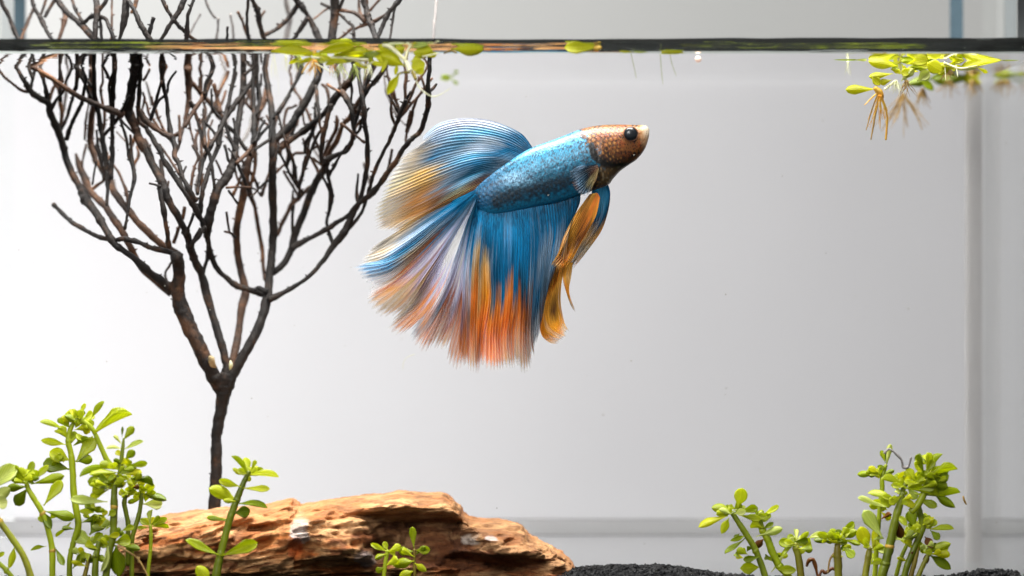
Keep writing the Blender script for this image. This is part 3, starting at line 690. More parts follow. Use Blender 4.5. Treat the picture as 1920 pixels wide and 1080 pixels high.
mesh('body', V, F, m, fish, cols=bc.reshape(-1, 3))
# eye
def ball(cx, cy, cz, r, sq_=1.0, n=28):
    u = np.linspace(0, np.pi, n)[:, None]; v = np.linspace(0, 2*np.pi, n*2, endpoint=False)[None]
    V = np.stack([np.sin(u)*np.cos(v), -np.cos(u)*sq_+0*v, np.sin(u)*np.sin(v)], -1)*r+[cx, cy, cz]
    return V.reshape(-1, 3), grid_faces(n, 2*n, True), V
M['eye'] = simple('glossy_black_eye', (8, 10, 14), 0.28, 0.5, 3, (20, 26, 32))
M['iris'] = simple('eye_ring', (84, 48, 30), 0.3, 0.6, 6, (130, 80, 48))
ecx, ecy = zx(1129), zy(111)
for sgn in (-1, 1):
    yy = (DF-90)+sgn*0.30
    X0, _, Z0 = at(ecx, ecy, yy+90)
    V, F, _ = ball(X0, yy, Z0, 0.155, 0.55); e = mesh('eye', V, F, M['eye'], fish)
    ring = []
    for k in range(40):
        a_ = k/39*2*math.pi; ring.append([X0+0.152*math.cos(a_), yy+sgn*0.01, Z0+0.152*math.sin(a_), 0.016])
    V, F = tube(ring, 8, cap=False); mesh('eye_ring', V, F, M['iris'], e)
# fins
W_ = dict(ym=(214, 172, 96), om=(200, 142, 78), bl=(6, 104, 148), lb=(76, 164, 204), wb=(206, 226, 246), wh=(226, 230, 246), pb=(160, 188, 216), st=(96, 130, 156), dk=(14, 66, 92), nv=(10, 34, 48), gb=(122, 146, 168),
          tn=(186, 166, 134), pl=(206, 200, 186), ol=(160, 148, 104), yo=(240, 172, 52), og=(224, 142, 58), do=(196, 108, 40), br=(104, 66, 40), oc=(226, 166, 64), po=(226, 190, 130), li=(200, 200, 226), mv=(160, 130, 140), bb=(8, 120, 168), lt=(186, 156, 110))
m, N, L, out = mat('fin_membrane')
a = N('Attribute', attribute_name='Col')
p = N('BsdfPrincipled', Roughness=0.48); p.inputs['Specular IOR Level'].default_value = 0.32
tc = N('TexCoord'); L(a.outputs['Color'], p.inputs['Base Color'])
L(bump(N, L, noise_tex(N, L, 12, 4), 0.5, 0.0003), p.inputs['Normal'])
tl = N('BsdfTranslucent'); L(a.outputs['Color'], tl.inputs[0]); mx = N('MixShader'); mx.inputs[0].default_value = 0.34
L(p.outputs[0], mx.inputs[1]); L(tl.outputs[0], mx.inputs[2])
tr = N('BsdfTransparent'); mx2 = N('MixShader'); L(a.outputs['Alpha'], mx2.inputs[0]); L(tr.outputs[0], mx2.inputs[1]); L(mx.outputs[0], mx2.inputs[2]); L(mx2.outputs[0], out.inputs[0])
M['fin'] = m
def fin(name, rays, F_, d0, dfun, nv_=70, per=9, fringe=0.8, notch=0.10, seed=1, parent=None, edge=1.0, contrast=1.0, colshift=0.055, clearedge=0.5, wave=0.12, amp=0.02, inset=9, wiggle=9, rc=0.1):
    rs = np.random.RandomState(seed)
    R = len(rays); nuu = F_*per+1
    P = np.stack([catmull([q for q in r_[0]], 80) for r_ in rays])      # R,80,2
    Cc = np.stack([np.stack([np.interp(np.linspace(0, 1, 80), np.linspace(0, 1, len(r_[1].split())), [lin(W_[k])[ch] for k in r_[1].split()]) for ch in range(3)], -1) for r_ in rays])
    Pu = catmull(P.reshape(R, -1), nuu).reshape(nuu, 80, 2)
    u = np.linspace(0, 1, nuu); ph = u*F_
    ri = np.floor(ph).astype(int); rnd = rs.rand(F_+3)
    # colours: each fine ray samples the colour map a little off its own place
    off = (rs.rand(F_+2)-0.5)*2; off2 = (rs.rand(F_+2)-0.5)*2
    uc = np.clip(u*(R-1)+0.22*off[ri]+0.25*vnoise(ph*0.35+seed, 0*ph+3), 0, R-1.001); i0 = uc.astype(int); f0 = (uc-i0)[:, None, None]
    f0 = f0*f0*(3-2*f0)
    Cu = Cc[i0]*(1-f0)+Cc[np.minimum(i0+1, R-1)]*f0                     # nuu,80,3
    v = np.linspace(0, 1, nv_)
    gb_ = [0.0]
    while gb_[-1] < F_: gb_.append(gb_[-1]+rs.uniform(4, 12))
    gb_ = np.array(gb_); gi = np.clip(np.searchsorted(gb_, ph, 'right')-1, 0, len(gb_)-2)
    sg = (ph-gb_[gi])/(gb_[gi+1]-gb_[gi])*2-1; gl = rs.rand(len(gb_)+1)[gi]; gt = (rs.rand(len(gb_)+1)-0.5)[gi]
    lenf = 1.055-notch*0.75*gl-notch*0.9*np.abs(sg-0.5*gt)**3-notch*0.12*rnd[ri]
    frac = (ph-ri)
    ridge = np.cos(2*np.pi*(frac-0.5))                                  # 1 at ray centre
    lenf = lenf*(1-0.03*(1-ridge)*0.5)
    vv = v[None]*lenf[:, None]*79
    i1 = np.clip(vv.astype(int), 0, 78); f1 = (vv-i1)*1.0
    Q = Pu[np.arange(nuu)[:, None], i1]*(1-f1[..., None])+Pu[np.arange(nuu)[:, None], i1+1]*f1[..., None]
    vs = np.clip(v[None]+colshift*off[ri][:, None]*np.sin(v*np.pi)[None]*1.4+0.03*vnoise(u[:, None]*80, v[None]*14), 0, 1)*79
    i2 = np.clip(vs.astype(int), 0, 78); f2 = (vs-i2)[..., None]
    Cq = Cu[np.arange(nuu)[:, None], i2]*(1-f2)+Cu[np.arange(nuu)[:, None], i2+1]*f2
    br = 1+contrast*(rc*(0.6+0.8*vnoise(ph*0.7, 0*ph+33))[:, None]*ridge[:, None]*(1.0-0.5*v[None])+0.11*off2[ri][:, None]+0.36*vnoise(ph[:, None]*0.24, v[None]*2.4+seed)+0.15*vnoise(ph[:, None]*0.8, v[None]*7+seed)+0.10*vnoise(ph[:, None]*2.5, v[None]*26))  # slow term puts broad fold shading and sheen into the colour
    streak = ss(0.6*vnoise(ph[:, None]*1.3+50, v[None]*3.2+seed)+0.6*vnoise(ph[:, None]*0.35+9, v[None]*2.2), 0.3, 0.8)*np.sin(np.clip(v*1.1, 0, 1)*np.pi)[None]
    # scales creep a little way out over the fin bases
    if name in ('dorsal_fin', 'anal_fin', 'tail_fin'):
        sp = ss(vnoise(u[:, None]*F_*2.2, v[None]*60+seed)+0.4*vnoise(u[:, None]*F_, v[None]*25), 0.0, 0.5)*ss(v[None], 0.30, 0.02)
        Cq = Cq*(1-0.55*sp[..., None])+lin((14, 50, 78))*0.55*sp[..., None]
    Cq = Cq*np.clip(br, 0.62, 1.6)[..., None]
    Cq = Cq*(1-0.24*streak[..., None])+lin((214, 226, 244))*0.24*streak[..., None]
    Cq = np.clip(Cq, 0.004, 0.92)
    Yd = dfun(u[:, None]+0*v[None], v[None]+0*u[:, None])+amp*ridge[:, None]*(0.3+v[None])*np.clip(v[None]*6, 0, 1)
    Yd = Yd+wave*vnoise(ph[:, None]*0.16+seed*3, v[None]*1.6)*v[None]
    tang = np.gradient(P[:, :, :], axis=1)[:, 40]; tang = catmull(tang/np.linalg.norm(tang, axis=1)[:, None], nuu); nrm = np.stack([-tang[:, 1], tang[:, 0]], 1)
    wig = (wiggle*vnoise(ph[:, None]*0.30+seed*5, v[None]*2.2+seed)+0.4*wiggle*vnoise(ph[:, None]*0.9+seed, v[None]*4))*v[None]**1.6
    Q = Q+nrm[:, None, :]*wig[..., None]
    D = d0+Yd
    rootd = P[:, 0]-P[:, 4]; rootd = catmull(rootd/np.linalg.norm(rootd, axis=1)[:, None], nuu)
    Q = Q+rootd[:, None, :]*(inset*ss(v, 0.22, 0.0))[None, :, None]
    px_, py_ = zx(Q[..., 0]), zy(Q[..., 1])
    V = np.stack([(px_-960)/K*D, D-90, (540-py_)/K*D], -1)
    fr = np.clip((v[None]-fringe)/(1-fringe), 0, 1)
    clump = 0.9*vnoise(ph*0.33+seed*2, 0*ph+9.5)[:, None]*fr
    thr_ = -2.0+fr*0.45*edge+clump*0.8
    al = ss(ridge[:, None]+0.5*off2[ri][:, None]*fr, thr_-0.45, thr_+0.45)
    al = al*(1-clearedge*ss(v[None]+0.05*off[ri][:, None], 0.66, 1.0)*(0.50-0.16*ridge[:, None]))*(1-0.8*ss(v[None]+0*ridge[:, None], 0.93, 1.0))
    al = np.where(v[None] < 0.05, 1, al)
    return mesh(name, V.reshape(-1, 3), grid_faces(nuu, nv_), M['fin'], parent or fish, cols=Cq.reshape(-1, 3), alpha=np.clip(al, 0, 1).ravel())
dors = [([(728, 160), (690, 112), (620, 76), (540, 53), (440, 50), (350, 72), (283, 128)], 'dk bl wb wh wh wb pb'),
 ([(715, 174), (650, 125), (560, 98), (450, 85), (350, 105), (286, 142)], 'dk bl lb pb pb tn'),
 ([(700, 188), (620, 150), (520, 130), (400, 135), (300, 160), (228, 185)], 'dk bl wb lb pb tn pl'),
 ([(680, 203), (600, 175), (500, 165), (380, 185), (270, 220), (180, 240)], 'dk bb wb st bl tn pl'),
 ([(660, 216), (570, 195), (470, 200), (350, 235), (230, 280), (145, 310)], 'dk bl lb st ym ol ol'),
 ([(640, 230), (560, 220), (460, 240), (340, 285), (210, 340), (118, 375)], 'nv dk bl st ym po ol'),
 ([(620, 246), (540, 250), (430, 285), (310, 340), (190, 400), (103, 435)], 'nv dk dk gb om tn ol'),
 ([(600, 262), (520, 280), (420, 325), (310, 385), (200, 440), (112, 478)], 'nv dk lb br om ym tn'),
 ([(575, 282), (500, 310), (410, 355), (310, 410), (220, 455), (148, 500)], 'nv br ol br om ym tn'),
 ([(546, 305), (486, 344), (416, 380), (330, 420), (258, 462), (200, 498)], 'po br br om ym po')]
fin('dorsal_fin', dors, 34, DF+0.10, lambda u, v: 0.35*v+0.25*v*u, fringe=0.93, notch=0.03, seed=3, clearedge=0.7, edge=0.7, wave=0.25, per=12, rc=0.16, amp=0.02)
caud = [([(478, 346), (415, 376), (325, 420), (228, 474), (138, 524), (72, 568)], 'bl bl gb tn pl pl'),
 ([(480, 360), (420, 400), (330, 460), (230, 530), (130, 590), (60, 618)], 'bl bb st pb tn pl'),
 ([(481, 367), (430, 410), (340, 480), (240, 560), (140, 620), (25, 642)], 'bl bb st bb lb pb'),
 ([(482, 374), (430, 425), (345, 500), (250, 585), (150, 645), (52, 670)], 'bb bb gb tn bb bb'),
 ([(484, 380), (435, 436), (350, 525), (260, 615), (170, 690), (68, 730)], 'bl lb gb do tn wh'),
 ([(485, 385), (440, 444), (362, 545), (276, 645), (180, 730), (84, 790)], 'bl gb li li og lt'),
 ([(487, 390), (450, 454), (380, 560), (300, 670), (220, 770), (125, 855)], 'bl pb li mv lt lt'),
 ([(489, 395), (455, 460), (400, 570), (330, 700), (260, 800), (172, 878)], 'bl wh wh li lt po'),
 ([(491, 400), (460, 470), (415, 580), (360, 710), (290, 820), (188, 915)], 'bl wh wh li og og'),
 ([(492, 404), (463, 476), (424, 590), (375, 720), (305, 835), (228, 930)], 'bl pb wh wh og st'),
 ([(493, 407), (466, 484), (434, 600), (390, 730), (330, 855), (262, 968)], 'dk lb wh li st og'),
 ([(495, 411), (474, 490), (446, 605), (410, 740), (360, 865), (300, 990)], 'dk lb wh wh do og'),
 ([(497, 414), (480, 492), (460, 605), (435, 745), (400, 875), (362, 975)], 'dk bl li wh li do po'),
 ([(500, 417), (490, 500), (478, 612), (460, 750), (440, 885), (412, 1020)], 'nv bl wh li mv do og'),
 ([(503, 420), (500, 500), (500, 620), (500, 760), (490, 890), (470, 1050)], 'dk bl st mv og do og'),
 ([(507, 423), (515, 510), (525, 630), (535, 770), (540, 900), (535, 1045)], 'dk bl st tn og og po')]
fin('tail_fin', caud, 62, DF+0.05, lambda u, v: 0.55*v*(1-u)+0.25*v-0.30*ss(v, 0.22, 0), nv_=84, inset=26, colshift=0.10, wiggle=15, fringe=0.84, notch=0.075, seed=5, clearedge=0.6, contrast=1.15, wave=0.55, amp=0.028, per=14, rc=0.15)
anal = [([(496, 421), (470, 540), (455, 660), (450, 800), (440, 920), (437, 1062)], 'bl bb pb li mv mv do og'),
 ([(525, 427), (512, 530), (505, 640), (500, 780), (492, 910), (490, 1048)], 'bl bb gb tn lt og og po'),
 ([(555, 430), (548, 530), (542, 640), (545, 780), (532, 910), (528, 1058)], 'bb bl bl po yo og do og'),
 ([(600, 428), (595, 540), (590, 650), (588, 790), (575, 930), (572, 1045)], 'bl bb bl bl og do og og'),
 ([(650, 420), (650, 540), (645, 660), (640, 800), (628, 930), (632, 1035)], 'bl bb bb bl og do og po'),
 ([(690, 412), (698, 540), (692, 670), (690, 800), (680, 930), (680, 1058)], 'bl bl bb bb dk do og po'),
 ([(725, 404), (735, 540), (732, 670), (725, 800), (722, 930), (735, 1020)], 'bl bb bl bb st br do oc'),
 ([(755, 397), (768, 520), (762, 640), (757, 760), (745, 860), (738, 955)], 'bl bl gb bl st dk'),
 ([(800, 386), (812, 500), (802, 600), (790, 700), (775, 790), (760, 880)], 'bl bl gb st st st'),
 ([(850, 373), (858, 460), (850, 550), (832, 640), (812, 720), (790, 800)], 'dk bl gb st br oc'),
 ([(898, 361), (898, 425), (878, 500), (858, 575), (842, 640), (822, 720)], 'dk bl bl gb oc oc'),
 ([(926, 356), (922, 392), (902, 445), (880, 510), (862, 570), (850, 640)], 'nv dk dk bl st oc')]
fin('anal_fin', anal, 50, DF-0.14, lambda u, v: -0.10*v+0.10*ss(v, 0.24, 0), nv_=84, inset=12, colshift=0.15, wiggle=13, rc=0.42, fringe=0.80, notch=0.075, seed=8, clearedge=0.5, contrast=1.1, wave=0.4, amp=0.045, per=15)
# curling trailing ray bundle between anal and ventral fin
curl = [([(800, 640), (778, 740), (758, 830), (764, 915), (800, 952), (835, 962)], 'br br oc oc po po'),
 ([(822, 640), (795, 740), (776, 830), (785, 900), (815, 930), (848, 942)], 'br oc oc yo oc po'),
 ([(845, 630), (820, 730), (812, 810), (822, 870), (840, 905), (862, 925)], 'do oc br yo oc po'),
 ([(866, 630), (850, 710), (846, 790), (856, 850), (868, 885), (882, 912)], 'br oc oc yo oc po')]
fin('trailing_rays', curl, 12, DF-0.05, lambda u, v: 0.2*v*u, fringe=0.55, notch=0.06, seed=12, clearedge=0.9, per=12, edge=1.1, contrast=1.2)
tipr = [([(862, 640), (852, 690), (860, 740), (880, 790), (912, 832)], 'oc oc oc ol tn'), ([(894, 640), (888, 690), (882, 735), (888, 775), (905, 820)], 'yo po yo oc tn')]
fin('trailing_rays', tipr, 5, DF-0.10, lambda u, v: 0.2*v, fringe=0.6, notch=0.05, seed=14, clearedge=0.6, per=12, contrast=1.2)
pel2 = [([(972, 335), (968, 400), (956, 465), (918, 535), (884, 600), (858, 655)], 'bl bl dk oc oc oc'),
 ([(1010, 320), (1022, 395), (1008, 465), (968, 535), (930, 590), (888, 650)], 'bl lb bl po pl po'),
 ([(1036, 312), (1046, 350), (1037, 420), (1010, 500), (962, 570), (900, 648)], 'nv bl dk oc ol oc')]
fin('ventral_fin', pel2, 11, DF+0.12, lambda u, v: 0.15*v, fringe=0.9, notch=0.04, seed=21, clearedge=0.3, per=12, contrast=1.1)
pel1 = [([(956, 362), (905, 435), (862, 520), (836, 590), (802, 636)], 'br oc oc oc po'),
 ([(978, 358), (940, 440), (896, 530), (862, 600), (826, 645)], 'oc og oc do po'),
 ([(992, 360), (962, 445), (915, 535), (880, 605), (846, 655)], 'do og br oc oc'),
 ([(1003, 378), (985, 450), (940, 530), (900, 600), (866, 655)], 'do oc do oc oc')]
fin('ventral_fin', pel1, 14, DF-0.28, lambda u, v: -0.15*v, fringe=0.92, notch=0.04, seed=23, clearedge=0.25, per=12, contrast=1.3)
pec = [([(985, 236), (950, 235), (915, 242), (880, 256)], 'nv dk st gb'), ([(988, 242), (945, 258), (905, 280), (885, 295)], 'br nv gb nv'), ([(990, 250), (955, 285), (925, 315), (905, 332)], 'br nv st br'), ([(993, 255), (970, 295), (950, 330), (938, 358)], 'br ol nv gb'), ([(998, 258), (990, 295), (975, 325), (968, 345)], 'ol br ol br')]
fin('pectoral_fin', pec, 15, DF-0.50, lambda u, v: -0.22*v, nv_=40, fringe=0.35, notch=0.1, seed=31, clearedge=0.9, per=10, contrast=1.4, edge=2.6, rc=0.5)
# ---------------------------------------------------------------- plants
def leaf_mesh(name, bend, cup, shape):
    n, m_ = 13, 7
    u = np.linspace(0, 1, n); v = np.linspace(-1, 1, m_)
    if shape == 0: wd = 0.5*np.sin(np.pi*np.clip(u, 0, 1)**1.25)**0.62*(0.32+0.68*ss(u, 0.0, 0.5))
    elif shape == 1: wd = 0.5*np.sin(np.pi*u**0.9)**0.75
    else: wd = 0.5*(np.clip(u*1.5, 0, 1)**1.1)*np.sqrt(np.clip(1-((u-0.62)/0.385).clip(0, 1)**2, 0, 1))
    wd[0] = 0.06; wd[-1] = 0.012
    X = u[:, None]+0*v[None]; Y = wd[:, None]*v[None]
    Z = bend*(u[:, None]**2-u[:, None]*0.3)+cup*(v[None]**2)*wd[:, None]+0.02*np.sin(u[:, None]*9)*v[None]
    th_ = 0.02*(1-v[None]**2*0.8)*np.sin(np.pi*np.clip(u[:, None], 0.03, 0.97))**0.4+0.004
    A = np.stack([X, Y, Z+th_], -1).reshape(-1, 3); B = np.stack([X, Y, Z-th_-0.02*np.exp(-(v[None]*3)**2)], -1).reshape(-1, 3)
    k = n*m_; F = grid_faces(n, m_).tolist(); F2 = [(a+k, d+k, c_+k, b+k) for a, b, c_, d in F]
    E = []
    for i in range(n-1):
        E.append((i*m_, (i+1)*m_, (i+1)*m_+k, i*m_+k)); j = m_-1
        E.append((i*m_+j, i*m_+j+k, (i+1)*m_+j+k, (i+1)*m_+j))
    for j in range(m_-1):
        E.append((j, j+k, j+1+k, j+1)); b = (n-1)*m_
        E.append((b+j, b+j+1, b+j+1+k, b+j+k))
    me = bpy.data.meshes.new(name)
    me.from_pydata([tuple(x) for x in np.vstack([A, B]).tolist()], [], F+F2+E); me.materials.append(None); me.update()
    me.polygons.foreach_set('use_smooth', [True]*len(me.polygons))
    return me
LM = [leaf_mesh('leaf', b, c, s_) for b, c, s_ in ((0.12, 0.35, 0), (-0.14, 0.3, 0), (0.2, 0.15, 2), (-0.2, 0.5, 2), (0.05, 0.2, 1), (0.0, -0.3, 2))]
def add_leaf(parent, bx, by, tx, ty, w_, kind='leaf', d=92.0, dz=None, shape=None, rnd=random):
    a = Vector(at(bx, by, d)); dd = rnd.uniform(-0.22, 0.22) if dz is None else dz
    b = Vector(at(tx, ty, d+dd)); ax = b-a; ln = ax.length; ax.normalize()
    w_ = w_*1.12; tx += (tx-bx)*0.06; ty += (ty-by)*0.06
    wr = max(w_/K*d, 0.28*ln); cr = min(1, (w_/K*d)/wr); roll = math.acos(cr)*rnd.choice((-1, 1))+rnd.uniform(-0.12, 0.12)
    view = Vector((0, -1, 0)); side = ax.cross(view).normalized(); up = side.cross(ax).normalized()
    if up.z < 0 and roll == 0: up = -up
    s2 = side*math.cos(roll)+up*math.sin(roll); u2 = s2.cross(ax)*-1
    if u2.z < 0: u2 = -u2; s2 = -s2
    Mx = Matrix(((ax.x*ln, s2.x*wr, u2.x*ln, a.x), (ax.y*ln, s2.y*wr, u2.y*ln, a.y), (ax.z*ln, s2.z*wr, u2.z*ln, a.z), (0, 0, 0, 1)))
    me = rnd.choice(LM[:4]) if shape is None else LM[shape]
    o = bpy.data.objects.new('leaf', me); col.objects.link(o)
    Mw = Matrix.Scale(S, 4)@Mx
    o.parent = parent; o.matrix_parent_inverse = parent.matrix_basis.inverted(); o.matrix_basis = Mw
    o.material_slots[0].link = 'OBJECT'; o.material_slots[0].material = M[kind]
    return o
KM = {'': 'leaf', 'd': 'leaf_dark', 'p': 'leaf_pale', 'y': 'leaf_yellow', 'b': 'leaf_brown'}
def px_tube(name, pts, d, m_, parent, rough=0.05, nodes=True, seed=3, dd=None):
    P = np.array(pts, float); n = max(6, int(np.abs(np.diff(P[:, :2], axis=0)).sum()/3)); Q = catmull(P, n)
    D = d+(0 if dd is None else np.linspace(0, dd, n))+0*Q[:, 0]
    r = Q[:, 2]*0.5/K*D*1.0
    P4 = np.stack([(Q[:, 0]-960)/K*D, D-90, (540-Q[:, 1])/K*D, r], 1)
    V, F = tube(P4, 10 if r.max() > 0.04 else 6, rough, seed)
    return mesh(name, V, F, m_, parent)
def plant(label, stems, leaves, d=92.0, sm='stem', seed=1, group='stem plants rooted in the gravel', cat='plant', name='stem_plant', extra=()):
    rnd = random.Random(seed)
    s0 = stems[0]; s0 = s0[0] if isinstance(s0, tuple) else s0; p0 = s0[0]
    root = empty(name, (at(p0[0], p0[1], d)[0], d-90, -6.45 if cat == 'plant' else at(p0[0], p0[1], d)[2]))
    tag(root, label, cat, group)
    for k, st_ in enumerate(stems):
        mm = sm
        if isinstance(st_, tuple) and isinstance(st_[-1], str): mm = st_[-1]; st_ = st_[0]
        st_ = list(st_)
        if k == 0 and cat == 'plant' and st_[0][1] > 1060:
            x0, y0, w0 = st_[0]; x1, y1, w1 = st_[1]; f = (1150-y0)/max(10, (y0-y1)); st_ = [(x0+(x0-x1)*min(f, 1.2)*0.6, 1152, w0)]+st_
        px_tube('stem', st_, d+0.02*k, M[mm], root, 0.07, seed=seed+k)
        if len(st_) > 3:
            for q in st_[2:-1]:
                if rnd.random() < 0.35: px_tube('node', [(q[0]-0.5, q[1]+5, q[2]*0.9), (q[0], q[1], q[2]*1.12), (q[0]+0.5, q[1]-5, q[2]*0.9)], d+0.02*k, M['node' if rnd.random() < 0.2 else mm], root, 0.05, seed=seed+9)
    for l in leaves:
        kd = l[5] if len(l) > 5 else ''
        add_leaf(root, *l[:5], kind=KM[kd], d=d+rnd.uniform(-0.12, 0.12), rnd=rnd)
    for (cx, cy, rr_, n_) in extra:
        for _ in range(n_):
            a_ = rnd.uniform(-2.9, -0.2); b_ = rnd.uniform(0, 6.28); q = rnd.uniform(0, rr_*0.5); l_ = rnd.uniform(16, 30)
            x_ = cx+math.cos(b_)*q; y_ = cy+math.sin(b_)*q*0.7
            add_leaf(root, x_, y_, x_+math.cos(a_)*l_, y_+math.sin(a_)*l_*0.55, rnd.uniform(8, 14), kind=KM[rnd.choice(['', '', '', '', 'd', 'p', 'y'])], d=d+rnd.uniform(-0.3, 0.45), rnd=rnd)
    return root
plant('bare olive stem cut off by the left edge, with one small hanging leaf', [[(58, 1085, 14), (45, 1045, 13), (25, 1013, 13), (0, 978, 12), (-18, 950, 11), (-30, 925, 9)]],
      [(28, 1022, 17, 1066, 12), (-18, 945, 14, 940, 26, 'p'), (-28, 925, 30, 872, 30, 'p'), (-28, 930, -10, 880, 22), (-20, 940, 20, 915, 20, 'p')], 91.4, 'stem_olive', 2)
plant('short green stem curving out of the left edge at the bottom corner', [[(25, 1090, 9), (12, 1070, 9), (0, 1058, 9), (-14, 1048, 8)]], [(-10, 1050, 8, 1035, 8)], 91.6, 'stem', 3)
plant('bright green bent stem plant with a leafy rosette, second from the left edge', [[(98, 1085, 12), (98, 1033, 12), (92, 1000, 11), (80, 963, 11), (65, 937, 11), (53, 917, 10), (49, 903, 8)]],
      [(52, 912, 10, 916, 15, 'd'), (49, 902, 30, 872, 9), (50, 900, 62, 866, 13), (55, 905, 90, 873, 12), (58, 908, 120, 893, 17), (82, 948, 115, 902, 20), (52, 915, 26, 949, 22, 'd'), (48, 905, 34, 878, 20), (50, 908, 20, 895, 14), (56, 903, 70, 880, 14),
       (83, 958, 139, 972, 19, 'd'), (83, 960, 98, 992, 15, 'd'), (87, 1024, 57, 1031, 7), (103, 1026, 122, 1062, 13, 'd')], 91.8, 'stem', 4, extra=[(50, 900, 32, 11), (90, 975, 20, 4)])
plant('tallest plant on the left, with a crowded crown and a leaning side shoot', [[(130, 1085, 11), (131, 1048, 10), (139, 1012, 11), (147, 983, 13), (139, 931, 13), (136, 879, 12), (133, 850, 12), (128, 827, 11), (132, 805, 9), (140, 790, 8)], [(208, 872, 10), (198, 858, 10), (181, 819, 9), (172, 803, 9), (155, 788, 9), (146, 780, 8)]],
      [(125, 834, 76, 825, 13), (118, 803, 75, 793, 9), (122, 812, 102, 808, 6), (130, 802, 116, 782, 22), (142, 794, 124, 772, 20), (153, 790, 176, 774, 17), (170, 786, 196, 754, 10), (148, 778, 160, 757, 8), (136, 788, 138, 766, 16), (142, 866, 178, 824, 25), (144, 866, 171, 860, 17, 'd'), (132, 864, 92, 846, 25), (130, 880, 84, 868, 27, 'd'),
       (138, 835, 168, 823, 5, 'd'), (130, 835, 141, 811, 14), (126, 822, 112, 800, 18), (150, 800, 170, 812, 14, 'y'), (140, 806, 166, 800, 16), (176, 812, 242, 768, 12), (150, 795, 150, 770, 14), (148, 962, 178, 949, 17, 'd'), (152, 980, 190, 970, 15, 'd'), (140, 992, 116, 990, 9, 'd'), (133, 979, 108, 1010, 5),
       (168, 1003, 196, 966, 28, 'd'), (178, 1026, 139, 998, 25, 'p'), (136, 1066, 159, 1038, 17, 'd'), (172, 1022, 192, 1000, 18), (122, 790, 108, 788, 10), (160, 800, 176, 790, 12)], 92.2, 'stem', 5, extra=[(142, 790, 36, 16), (185, 985, 40, 13), (150, 1040, 40, 9), (110, 868, 30, 8), (160, 830, 26, 6)])
plant('dark-stemmed plant with many tiny bright leaves, right of the tallest left plant', [([(198, 1085, 14), (205, 1033, 14), (212, 1007, 14), (213, 983, 14), (214, 950, 14), (215, 915, 12), (225, 888, 10), (227, 871, 9), (229, 851, 8), (231, 832, 6), (232, 822, 4)], 'stem_dark'), ([(213, 1022, 4), (238, 1033, 4), (260, 1050, 4), (278, 1082, 3)], 'root_brown')],
      [(231, 826, 250, 800, 14), (229, 820, 228, 800, 4, 'd'), (229, 834, 213, 816, 7, 'p'), (233, 842, 269, 829, 8, 'p'), (228, 841, 198, 839, 6, 'p'), (226, 856, 218, 844, 10, 'y'), (234, 862, 253, 844, 14, 'd'), (235, 875, 277, 868, 12), (230, 872, 214, 862, 9, 'd'), (222, 880, 188, 869, 15), (222, 886, 168, 888, 13), (232, 890, 267, 885, 13, 'y'), (245, 898, 290, 905, 5, 'd'), (233, 902, 203, 892, 15), (205, 874, 148, 888, 7, 'd'),
       (206, 905, 163, 903, 20), (205, 912, 172, 922, 18), (205, 900, 178, 884, 14, 'y'), (204, 918, 168, 934, 14), (212, 908, 224, 900, 16), (232, 905, 262, 898, 12, 'p'), (222, 890, 250, 878, 10, 'p'), (212, 905, 190, 915, 12, 'p'), (202, 941, 133, 937, 17, 'p'), (217, 1022, 223, 1080, 28, 'd'), (214, 1018, 245, 1012, 25), (203, 1024, 192, 1072, 9, 'p'), (232, 1024, 262, 1030, 12, 'd'), (205, 1025, 190, 1010, 10)], 91.6, 'stem_dark', 6, extra=[(200, 903, 50, 32), (226, 880, 32, 16), (250, 905, 32, 12), (190, 960, 40, 8), (210, 1000, 40, 8)])
plant('pair of dark stems under a leafy tuft at the left end of the driftwood', [([(247, 1085, 9), (247, 1023, 9), (250, 1000, 9), (260, 967, 9), (265, 937, 8), (264, 920, 6)], 'stem_dark'), ([(240, 1060, 9), (240, 1003, 9), (240, 980, 9), (233, 942, 9), (240, 925, 6)], 'stem_dark')],
      [(266, 925, 311, 938, 13, 'd'), (268, 945, 305, 944, 21, 'p'), (264, 924, 290, 907, 15), (262, 926, 233, 917, 14), (258, 918, 270, 899, 12), (258, 916, 228, 932, 12), (248, 915, 262, 912, 9, 'b'), (268, 930, 285, 925, 16), (240, 928, 222, 920, 12), (240, 925, 250, 905, 12), (266, 935, 240, 942, 9)], 92.3, 'stem_dark', 7, extra=[(268, 930, 34, 9)])
plant('slim single stem with a few thin leaves, standing before the pale driftwood at left', [[(277, 1085, 7), (279, 1060, 7), (282, 1033, 7), (283, 1005, 7), (282, 985, 6)]],
      [(282, 985, 283, 954, 6, 'p'), (282, 986, 262, 973, 12), (283, 987, 318, 988, 8), (283, 985, 314, 972, 12), (281, 988, 256, 992, 6), (284, 984, 300, 966, 8)], 92.4, 'stem', 8, extra=[(282, 984, 18, 5)])
plant('two short thick stems at the bottom among the left plants', [([(178, 1085, 13), (179, 1060, 13), (181, 1038, 12), (186, 1015, 10)], 'stem_dark'), ([(158, 1085, 9), (163, 1062, 8), (169, 1040, 7)], 'stem_red')],
      [(183, 1030, 160, 1016, 14), (184, 1020, 205, 1004, 13), (180, 1040, 196, 1052, 12, 'd')], 92.0, 'stem_dark', 9, extra=[(182, 1025, 30, 6), (165, 1055, 30, 5)])
